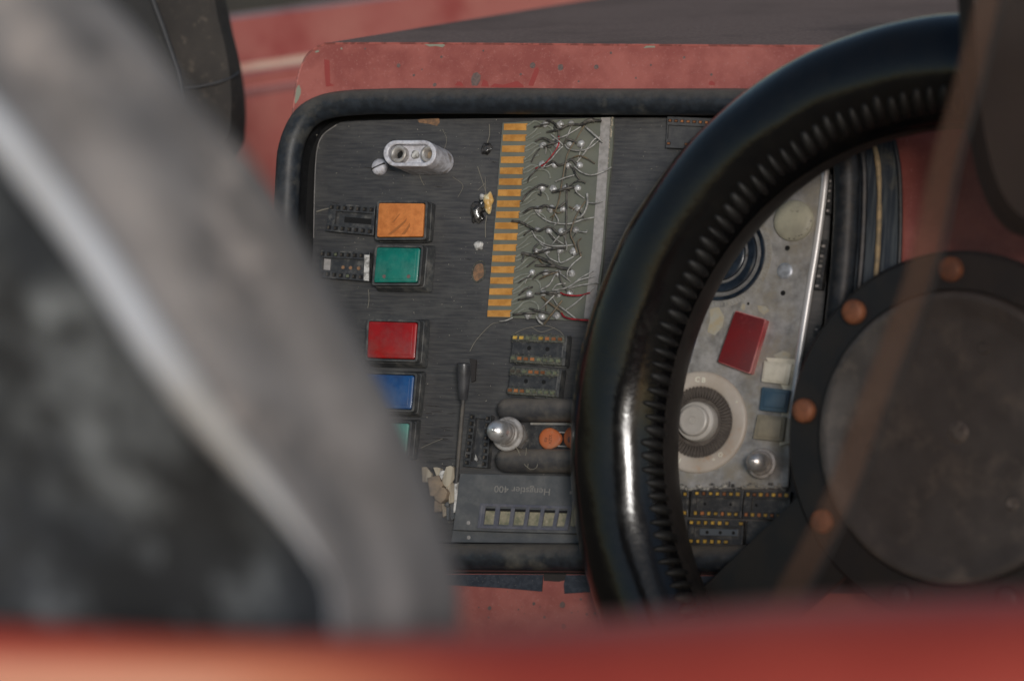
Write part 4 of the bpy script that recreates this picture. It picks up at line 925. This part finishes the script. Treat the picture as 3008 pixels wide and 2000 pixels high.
# round dial / lens
c = L(2116, 747, HP + 8); c = Vector((c.x, c.y, 0))
t = thing('round_dial', 'glossy black ringed dial partly hidden behind the steering wheel rim', 'dial', 0, 0, 0, loc=Vector((c.x, c.y, HP * S)))
part('serrated_surround', MB().lathe(c, [(152, HP), (152, HP + 2), (134, HP + 2.6)], 60, cap0=False, cap1=False), m_alu, t, 40)
tooth = boxmesh('serration', 9, 3, 3, m_alug)
for i in range(90):
    a = 2 * math.pi * i / 90; p = c + Vector((math.cos(a), math.sin(a), 0)) * 144 * S; p.z = (HP + 1.5) * S; shared('serration', tooth, t, p, a)
for k_, (r0, r1, h0, h1, m) in enumerate([(134, 124, HP, HP + 14, m_black), (122, 112, HP, HP + 10, m_steel), (110, 88, HP, HP + 20, m_black), (86, 78, HP, HP + 14, m_steel), (76, 40, HP, HP + 24, m_black)]):
    part('ring', MB().lathe(c, [(r0, h0), (r0, h1 - 3), ((r0 * .8 + r1 * .2), h1), (r1, h1 - 2), (r1, h0)], 60, cap0=False, cap1=False), m, t, 30)
part('centre', MB().lathe(c, [(42, HP), (42, HP + 20), (10, HP + 24)], 40), m_black, t, 40)
# red square button on the plate
def block(q, h, h0, m, label, cat, side=None, bev=2, name='plastic_block', group=None, raise_=None):
    cx = sum(p[0] for p in q) / 4; cy = sum(p[1] for p in q) / 4
    t = thing(name, label, cat, cx + h * .3, cy + h * .1, h0, group); Q = LL(q, h)
    part('body', MB().prism(rquad(Q, .05, 2), h0, h, bev), side or m, t, 30)
    if raise_:
        part('face', MB().prism(rquad(sub(Q, *raise_), .05, 2), h, h + 5, 2.5), m, t, 30)
    elif side: part('face', MB().prism(rquad(grow(Q, -2), .05, 2), h, h + 2, 1), m, t, 30)
    return t, Q
block([(2160, 912), (2250, 938), (2203, 1098), (2108, 1062)], 48, HP, m_redold, 'tilted scratched dark red rectangular plastic block on the metal plate', 'plastic block', mat('pale_scuffed_red', C(150, 44, 48), .5, 0, C(170, 110, 108), 60, .42, .58))
block([(1985, 930), (2052, 945), (2022, 1066), (1960, 1050)], 34, HP, m_navy, 'navy blue tilted plastic block just emerging beside the wheel rim', 'plastic block')
gb = 'small square keys stacked at the right of the metal plate'
block([(2244, 1060), (2326, 1068), (2314, 1130), (2236, 1120)], 36, HP, m_white, 'dirty white square key, top of the three at the plate edge', 'key', None, 2, 'square_key', gb, (.06, .1, .86, .9))
block([(2238, 1136), (2320, 1146), (2309, 1212), (2230, 1204)], 36, HP, m_bluebtn, 'slate blue square key in the middle of the three', 'key', None, 2, 'square_key', gb, (.12, .14, .94, .84))
block([(2226, 1216), (2308, 1224), (2299, 1296), (2211, 1288)], 36, HP, m_olive, 'olive beige square key, lowest of the three, above the dome screw', 'key', None, 2, 'square_key', gb, (.1, .12, .9, .88))
single('key_backing', MB().prism(LL([(2250, 1050), (2352, 1056), (2330, 1140), (2322, 1300), (2290, 1310), (2300, 1140)], HP + 5), HP, HP + 6, 1), m_white, 'pale backing strip behind the three square keys', 'strip', smooth=None)
# large knob
c = L(2050, 1239, HP + 8); c = Vector((c.x, c.y, 0))
t = thing('dial_knob', 'large round aged beige dial knob with embossed letters and dark serrated well', 'knob', 0, 0, 0, loc=Vector((c.x, c.y, HP * S)))
part('flange', MB().lathe(c, [(146, HP), (146, HP + 5), (143, HP + 9), (136, HP + 11), (108, HP + 12), (103, HP + 9), (100, HP + 1)], 72, cap0=False, cap1=False), m_beige, t, 40)
part('well', MB().lathe(c, [(104, HP), (103, HP + 2), (70, HP - 1 + 1.5), (30, HP + 1)], 60, cap0=False), m_well, t, 40)
tooth2 = boxmesh('serration', 34, 4.5, 7, m_well)
for i in range(56):
    a = 2 * math.pi * i / 56; p = c + Vector((math.cos(a), math.sin(a), 0)) * 86 * S; p.z = (HP + 1) * S; shared('serration', tooth2, t, p, a)
part('cap', MB().lathe(c, [(58, HP), (57, HP + 26), (54, HP + 31), (48, HP + 32), (44, HP + 33), (43.5, HP + 48), (41, HP + 51), (36, HP + 52), (35, HP + 50.5), (13, HP + 50.5), (12, HP + 52), (9.5, HP + 52), (8, HP + 49.5), (5, HP + 49.5), (4, HP + 51)], 48), mat('greyed_knob_cap', C(156, 152, 147), .42, .1, C(140, 136, 130), 80, .4, .64), t, 40)
m_emb = mat('worn_white_embossing', C(206, 196, 180), .5)
text('C B', 21, 2057, 1116, HP + 12, R_(-3), m_emb, t, 'embossed_letter', 2, 1.0)
text('N', 22, 1991, 1351, HP + 12, R_(-25), m_emb, t, 'embossed_letter', 2)
text('o', 14, 2096, 1348, HP + 12, R_(30), m_emb, t, 'embossed_letter', 2)
text('O', 18, 2117, 1336, HP + 12, R_(30), m_emb, t, 'embossed_letter', 2)
c_ = L(2164, 1180, HP + 12); part('embossed_dot', MB().lathe((c_.x, c_.y), [(3, HP + 11), (2, HP + 14)], 10), m_emb, t)

# ================================================================== STEERING WHEEL
HW = 920
wn = Vector((math.sin(-.575), math.sin(.038), 0)); wn.z = math.sqrt(1 - wn.x ** 2 - wn.y ** 2)
wu = Vector((0, 1, 0)).cross(wn).normalized(); wv = wn.cross(wu)
WM = Matrix.Translation(W(2794, 1324, 1.03)) @ (c2w @ Matrix((wu, wv, wn)).transposed()).to_4x4(); WMI = WM.inverted()
wc = PMI @ WM.translation; HW = wc.z / S
def WL(px, py, z=0):
    a = WMI @ CAM; b = WMI @ W(px, py, 1); d = b - a; return wc + a + d * ((z - a.z) / d.z)
t = wheel = thing('steering_wheel', 'black leather steering wheel with laced inner edge, out of focus in front', 'steering wheel', 0, 0, 0, loc=wc)
depth_scale = ((CAM - (PM @ wc)).dot(cB) ) / DIST
RM = .1298; rm = .0196; ps = depth_scale * S
def torus(cv, R1, r1, a0=0, a1=2 * math.pi, n=160, k=32, q0=0, q1=2 * math.pi, wob=0):
    vs = []; fs = []; full = abs(a1 - a0 - 2 * math.pi) < 1e-6
    N_ = n if full else n + 1; fullk = abs(q1 - q0 - 2 * math.pi) < 1e-6; K_ = k if fullk else k + 1
    for i in range(N_):
        a = a0 + (a1 - a0) * i / n
        for j in range(K_):
            q = q0 + (q1 - q0) * j / k; rr = r1 * (1 + wob * mnoise.noise(Vector((math.cos(a) * 8, math.sin(a) * 8, q * 2))))
            x = R1 + math.cos(q) * rr; vs.append(Vector((cv.x + math.cos(a) * x, cv.y + math.sin(a) * x, cv.z + math.sin(q) * rr)))
    for i in range(n):
        for j in range(k):
            i2 = (i + 1) % N_; j2 = (j + 1) % K_; fs.append((i * K_ + j, i2 * K_ + j, i2 * K_ + j2, i * K_ + j2))
    return MB().add(vs, fs)
part('rim', torus(wc, RM, rm, wob=.02), m_leather, t, 80)
# inner band of duller leather between the laced edges (angles measured on the tube, 90 deg = towards the viewer)
part('inner_band', torus(wc, RM, rm * 1.015, q0=R_(166), q1=R_(228), k=10), m_inner, t, 80)
stm = MB(); P = []
for j in range(9):
    q = R_(119 + 30 * j / 8); P.append(Vector((math.cos(q) * rm * .975, (j - 4) * 2.2 * ps, math.sin(q) * rm * .975)))
stm.tube(P, 1, 8, radii=[ps * r for r in (7, 12, 15, 17, 17, 17, 15, 12, 7)])
sme = bpy.data.meshes.new('lacing_stitch'); sme.from_pydata(stm.v, [], stm.f); finish(sme, m_stitch, 70)
NS = 150
for i in range(NS):
    a = 2 * math.pi * i / NS; p = wc + Vector((math.cos(a), math.sin(a), 0)) * RM; o = shared('lacing_stitch', sme, t, p, a + random.uniform(-.006, .006), (1, random.uniform(.7, 1.15), random.uniform(.985, 1.012)))
    f_ = min(1, max(0, (abs(((math.degrees(a) - 90 + 180) % 360) - 180)) / 90)); o.rotation_euler[1] = -R_(90 + 39 + 27 * f_ * f_ * (3 - 2 * f_) - 134 + random.uniform(-3, 3))
hz = 60 * ps
hwc = wc + Vector((0, .0045, 0))
def hl(prof, k=72, **kw):
    mb = MB(); vs = []; fs = []
    for r, h in prof:
        for q in range(k):
            a = 2 * math.pi * q / k; vs.append(hwc + Vector((r * ps * math.cos(a), r * ps * math.sin(a), h * ps)))
    n = len(prof)
    for i in range(n - 1):
        for q in range(k): fs.append((i * k + q, i * k + (q + 1) % k, (i + 1) * k + (q + 1) % k, (i + 1) * k + q))
    fs += [tuple(reversed(range(k))), tuple(range((n - 1) * k, n * k))]
    return mb.add(vs, fs)
part('hub_flange', hl([(500, -90), (548, -60), (553, -30), (540, -14), (440, -12), (438, -44)]), m_flange, t, 40)
part('hub_cap', hl([(432, -42), (431, -10), (428, 12), (420, 18), (408, 18), (398, 14), (362, -2), (346, -5), (120, -6)]), m_hub, t, 40)
for k_ in range(9):
    a = R_(91.5 + 40 * k_); p = hwc + Vector((math.cos(a), math.sin(a), 0)) * .0575
    vs = []; fs = []; prof = [(38, -16), (38, 0), (33, 10), (20, 14)]
    for r, h in prof:
        for q in range(20): vs.append(p + Vector((r * ps * math.cos(q * math.pi / 10), r * ps * math.sin(q * math.pi / 10), h * ps)))
    for i in range(3):
        for q in range(20): fs.append((i * 20 + q, i * 20 + (q + 1) % 20, (i + 1) * 20 + (q + 1) % 20, (i + 1) * 20 + q))
    fs += [tuple(range(60, 80))]
    part('hub_bolt', MB().add(vs, fs), m_flange if 225 < 91.5 + 40 * k_ < 345 else m_bolt, t, 50)
def hubdot(px, py, r, m, nm):
    p = WL(px, py, -10 * ps)
    vs = []; fs = []
    for rr, hh in ((r, -8), (r, 4), (r * .7, 10), (r * .3, 8)):
        for q in range(18): vs.append(p + Vector((rr * ps * math.cos(q * math.pi / 9), rr * ps * math.sin(q * math.pi / 9), hh * ps)))
    for i in range(3):
        for q in range(18): fs.append((i * 18 + q, i * 18 + (q + 1) % 18, (i + 1) * 18 + (q + 1) % 18, (i + 1) * 18 + q))
    fs.append(tuple(range(54, 72))); part(nm, MB().add(vs, fs), m, t, 50)
hubdot(2815, 1270, 34, m_greybolt, 'centre_bolt'); hubdot(2560, 1322, 20, m_hub, 'hub_screw'); hubdot(2892, 1022, 20, m_hub, 'hub_screw'); hubdot(2975, 1478, 22, m_greybolt, 'hub_screw')
e0, e1 = WL(2318, 1480, -.004), WL(2050, 1735, -.006); pd = (e1 - e0).normalized(); pp = Vector((-pd.y, pd.x, 0)); pp = pp if pp.x > 0 else -pp
e1 = e1 + pd * .012; e0 = e0 - pd * .01; quad = [e0, e1, e1 + pp * .030, e0 + pp * .034]
for sgn in (1, -1):
    q_ = [Vector((wc.x + (p.x - wc.x) * sgn, p.y, p.z)) for p in quad]; q_ = q_ if sgn > 0 else q_[::-1]
    part('spoke', MB().add(q_ + [p - Vector((0, 0, .003)) for p in q_], [(0, 1, 2, 3), (7, 6, 5, 4), (0, 4, 5, 1), (1, 5, 6, 2), (2, 6, 7, 3), (3, 7, 4, 0)]), m_flange, t, None, bevel=4)
wheel.matrix_world = WM
prof = [(.034, -.116), (.040, -.10), (.036, -.05), (.040, -.008)]; vs = []; fs = []
for r, h in prof:
    for q in range(48): a = q * math.pi / 24; vs.append(WM @ Vector((r * math.cos(a), .0045 + r * math.sin(a), h)))
for i in range(len(prof) - 1):
    for q in range(48): fs.append((i * 48 + q, i * 48 + (q + 1) % 48, (i + 1) * 48 + (q + 1) % 48, (i + 1) * 48 + q))
fs += [tuple(reversed(range(48))), tuple(range((len(prof) - 1) * 48, len(prof) * 48))]
wobj('steering_column', vs, fs, m_col, None, 50, label='black steering column cover behind the wheel hub', cat='steering column')

# ================================================================== TINTED PANE in front of the hub
edgepx = [(2905, -150), (2868, 0), (2800, 260), (2735, 480), (2690, 700), (2630, 900), (2530, 1160), (2430, 1440), (2330, 1640), (2240, 1800), (2150, 1950)]
t = wempty('side_pane', W(2700, 1000, .96), 'brown tinted transparent side pane with a hazy edge in front of the hub', 'window pane')
DP = .86
E = cr([W(x, y, DP) for x, y in edgepx], 4); E2 = cr([W(x + 80 + (y - 500) * .01, y, DP - .004) for x, y in edgepx], 4)
F2 = cr([W(x + 900, y, DP - .03) for x, y in edgepx], 4)
def slab(A, B, th):
    n = len(A); vs = list(A) + list(B) + [p + fwd * th for p in A] + [p + fwd * th for p in B]; fs = []
    for i in range(n - 1): fs += [(i, i + 1, n + i + 1, n + i), (2 * n + i, 3 * n + i, 3 * n + i + 1, 2 * n + i + 1), (i, 2 * n + i, 2 * n + i + 1, i + 1), (n + i, n + i + 1, 3 * n + i + 1, 3 * n + i)]
    fs += [(0, n, 3 * n, 2 * n), (n - 1, 3 * n - 1, 4 * n - 1, 2 * n - 1)]; return vs, fs
v_, f_ = slab(E2, F2, .003); wobj('pane', v_, f_, m_glass, t)
v_, f_ = slab(E, E2, .003); wobj('pane_edge', v_, f_, m_glassedge, t)
mb = MB().tube([p + cR * .0003 for p in E2], .0006, 8); wobj('edge_line', mb.v, mb.f, m_col, t, 60)

# ================================================================== PADDED HEADRESTS beyond
def pad(name, px, m, mfront, dep, th, label, nm='headrest', cat='headrest', grp=None):
    c = W(sum(p[0] for p in px) / len(px), sum(p[1] for p in px) / len(px), dep)
    t = wempty(nm, c, label, cat, grp)
    A = cr([W(x, y, dep) for x, y in px], 4, True); cc = sum(A, Vector()) / len(A); n = len(A)
    lay = [(.9, -.012), (.97, -.006), (1, .006), (.95, th * .4), (.86, th * .8), (.78, th)]; vs = []; fs = []
    for s_, z in lay: vs += [cc + (p - cc) * s_ + fwd * z for p in A]
    for r in range(len(lay) - 1):
        for i in range(n): fs.append((r * n + i, r * n + (i + 1) % n, (r + 1) * n + (i + 1) % n, (r + 1) * n + i))
    fs += [tuple(reversed(range(n))), tuple(range((len(lay) - 1) * n, len(lay) * n))]
    wobj('cushion', vs, fs, m, t, 50)
    return t
t = pad('headrest', [(300, -260), (560, -240), (640, -60), (668, 60), (692, 160), (706, 260), (708, 360), (690, 440), (600, 520), (420, 560), (200, 500), (100, 200), (140, -160)], m_pad, m_pad, 1.28, .09, 'dusty black padded headrest with a stitched seam at the upper left')
def wtube(name, pts, r, m, t):
    mb = MB().tube(cr(pts, 4), r, 8); wobj(name, mb.v, mb.f, m, t, 60)
wtube('seam', [W(540, 262, 1.266), (W(600, 252, 1.2662)), W(650, 240, 1.2664), W(685, 226, 1.270), W(700, 214, 1.276)], .0006, m_pipe, t)
wtube('piping', [W(430, -60, 1.262), W(452, 10, 1.262), W(478, 80, 1.262), W(505, 160, 1.262), W(525, 225, 1.262), W(536, 300, 1.262)], .0011, m_pipe, t)
FP = [W(x, y, 1.2635) for x, y in [(300, -120), (428, -60), (450, 10), (476, 80), (503, 160), (523, 225), (534, 300), (520, 420), (300, 480), (160, 200)]]
vs = FP + [p + fwd * .004 for p in FP]; n = len(FP)
wobj('front_panel', vs, [tuple(range(n)), tuple(reversed(range(n, 2 * n)))] + [(i, (i + 1) % n, n + (i + 1) % n, n + i) for i in range(n)], m_padf, t, None)
t = pad('headrest', [(2800, -240), (2822, 0), (2834, 240), (2862, 440), (2898, 570), (2945, 650), (3010, 692), (3150, 710), (3350, 640), (3420, 300), (3380, -160), (3100, -300)], mat('dark_brown_padding', C(30, 25, 23), .7, 0, C(38, 32, 29), 20), m_pad, .985, .02, 'dark brown rounded padded flap at the upper right corner', nm='padded_flap', cat='flap', grp=None)

# ================================================================== FOREGROUND SEAT
oe = [(120, -260), (270, -60), (330, 10), (450, 140), (545, 265), (672, 395), (797, 560), (893, 720), (980, 880), (1075, 1060), (1170, 1240), (1250, 1420), (1310, 1580), (1345, 1700), (1352, 1800), (1340, 1950), (1300, 2150)]
ri = [(-420, -260), (-260, 60), (-160, 200), (-60, 310), (30, 410), (110, 510), (200, 625), (280, 735), (360, 850), (440, 975), (540, 1115), (650, 1265), (765, 1400), (862, 1520), (940, 1640), (985, 1760), (1000, 2150)]
seat = wempty('seat_back', W(700, 1100, .6), 'large blurred grey seat edge with pale worn ridge in the left foreground', 'seat')
O = cr([W(x, y, .645) for x, y in oe], 3); I = cr([W(x, y, .60) for x, y in ri], 3); n = len(O)
vs = []; fs = []; K_ = 14
for i in range(n):
    for k_ in range(K_ + 1):
        f = k_ / K_; p = I[i].lerp(O[i], f); bulge = math.sin(f * math.pi) * .004 + .0022 * math.sin(f * 11 + i * .16)
        if f > .96: p = p + fwd * (f - .96) * .08
        vs.append(p - fwd * bulge)
    vs.append(O[i] + fwd * .09 - cR * .004); vs.append(I[i] + fwd * .12)
M_ = K_ + 3
for i in range(n - 1):
    for k_ in range(M_): fs.append((i * M_ + k_, i * M_ + (k_ + 1) % M_, (i + 1) * M_ + (k_ + 1) % M_, (i + 1) * M_ + k_))
fs += [tuple(range(M_)), tuple(reversed(range((n - 1) * M_, n * M_)))]
wobj('side_panel', vs, fs, m_seat, seat, 70)
ra = [max(.0002, .0034 * min(1, max(0, (n - 6 - i) / 12.)) + .0001) for i in range(n)]
mb = MB().tube([p - fwd * .008 for p in I], 1, 14, radii=ra); wobj('piping', mb.v, mb.f, m_ridge, seat, 70)
vs = []; fs = []; K2 = 10
for i in range(n):
    far = W(ri[0][0] - 600, ri[0][1] + (i / n) * 2400, .66)
    a = I[i]; b = I[i] - cR * .07 - cU * .03 + fwd * .02
    for k_ in range(K2 + 1):
        f = k_ / K2; p = a.lerp(b, f) + fwd * (.022 * math.sin(min(1, f * 3) * math.pi / 2)) - fwd * .012 * math.sin(f * math.pi * 2.2) * f; vs.append(p)
    vs.append(b + fwd * .1); vs.append(a + fwd * .1)
M_ = K2 + 3
for i in range(n - 1):
    for k_ in range(M_): fs.append((i * M_ + k_, i * M_ + (k_ + 1) % M_, (i + 1) * M_ + (k_ + 1) % M_, (i + 1) * M_ + k_))
fs += [tuple(range(M_)), tuple(reversed(range((n - 1) * M_, n * M_)))]
wobj('front_cushion', vs, fs, m_cush, seat, 70)

# ================================================================== FOREGROUND SILL
top = [(-700, 1800), (-300, 1815), (0, 1830), (500, 1858), (900, 1868), (1300, 1858), (1600, 1832), (2000, 1795), (2400, 1765), (3008, 1742), (3400, 1735), (3900, 1730)]
TT = cr([W(x, y, .56) for x, y in top], 4); n = len(TT)
profS = [(-.05, -.09), (-.012, -.06), (-.003, -.02), (0, 0)] + [(.004 * 0 + -.012 * (1 - math.cos(a)) * 1.0 , .014 * math.sin(a)) for a in [R_(x) for x in (15, 30, 45, 60, 75, 90)]] + [(-.03, .0155), (-.12, .018)]
# (up, towards camera) metres
vs = []; fs = []
for ii, p in enumerate(TT):
    fx = ii / (n - 1); fx = min(1, max(0, (fx - .3) / .35)); kk = .62 + 1.6 * fx * fx * (3 - 2 * fx)
    for u_, z_ in [(a * (kk if a > -.0125 and b >= 0 else 1), b * (kk if a > -.0125 and b >= 0 else 1)) if i_ < 10 else (a - (.0 if kk < 1 else .012 * (kk - 1)), b + .014 * (kk - 1)) for i_, (a, b) in enumerate(profS)]: vs.append(p + cU * u_ + cB * z_)
    vs.append(p - cU * .12 - cB * .09)
m_ = len(profS) + 1
for i in range(n - 1):
    for j in range(m_): fs.append((i * m_ + j, i * m_ + (j + 1) % m_, (i + 1) * m_ + (j + 1) % m_, (i + 1) * m_ + j))
fs += [tuple(range(m_)), tuple(reversed(range((n - 1) * m_, n * m_)))]
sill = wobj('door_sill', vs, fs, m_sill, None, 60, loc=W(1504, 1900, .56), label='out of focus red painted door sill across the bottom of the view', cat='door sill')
for o in bpy.data.objects:
    if '_o' in o: del o['_o']
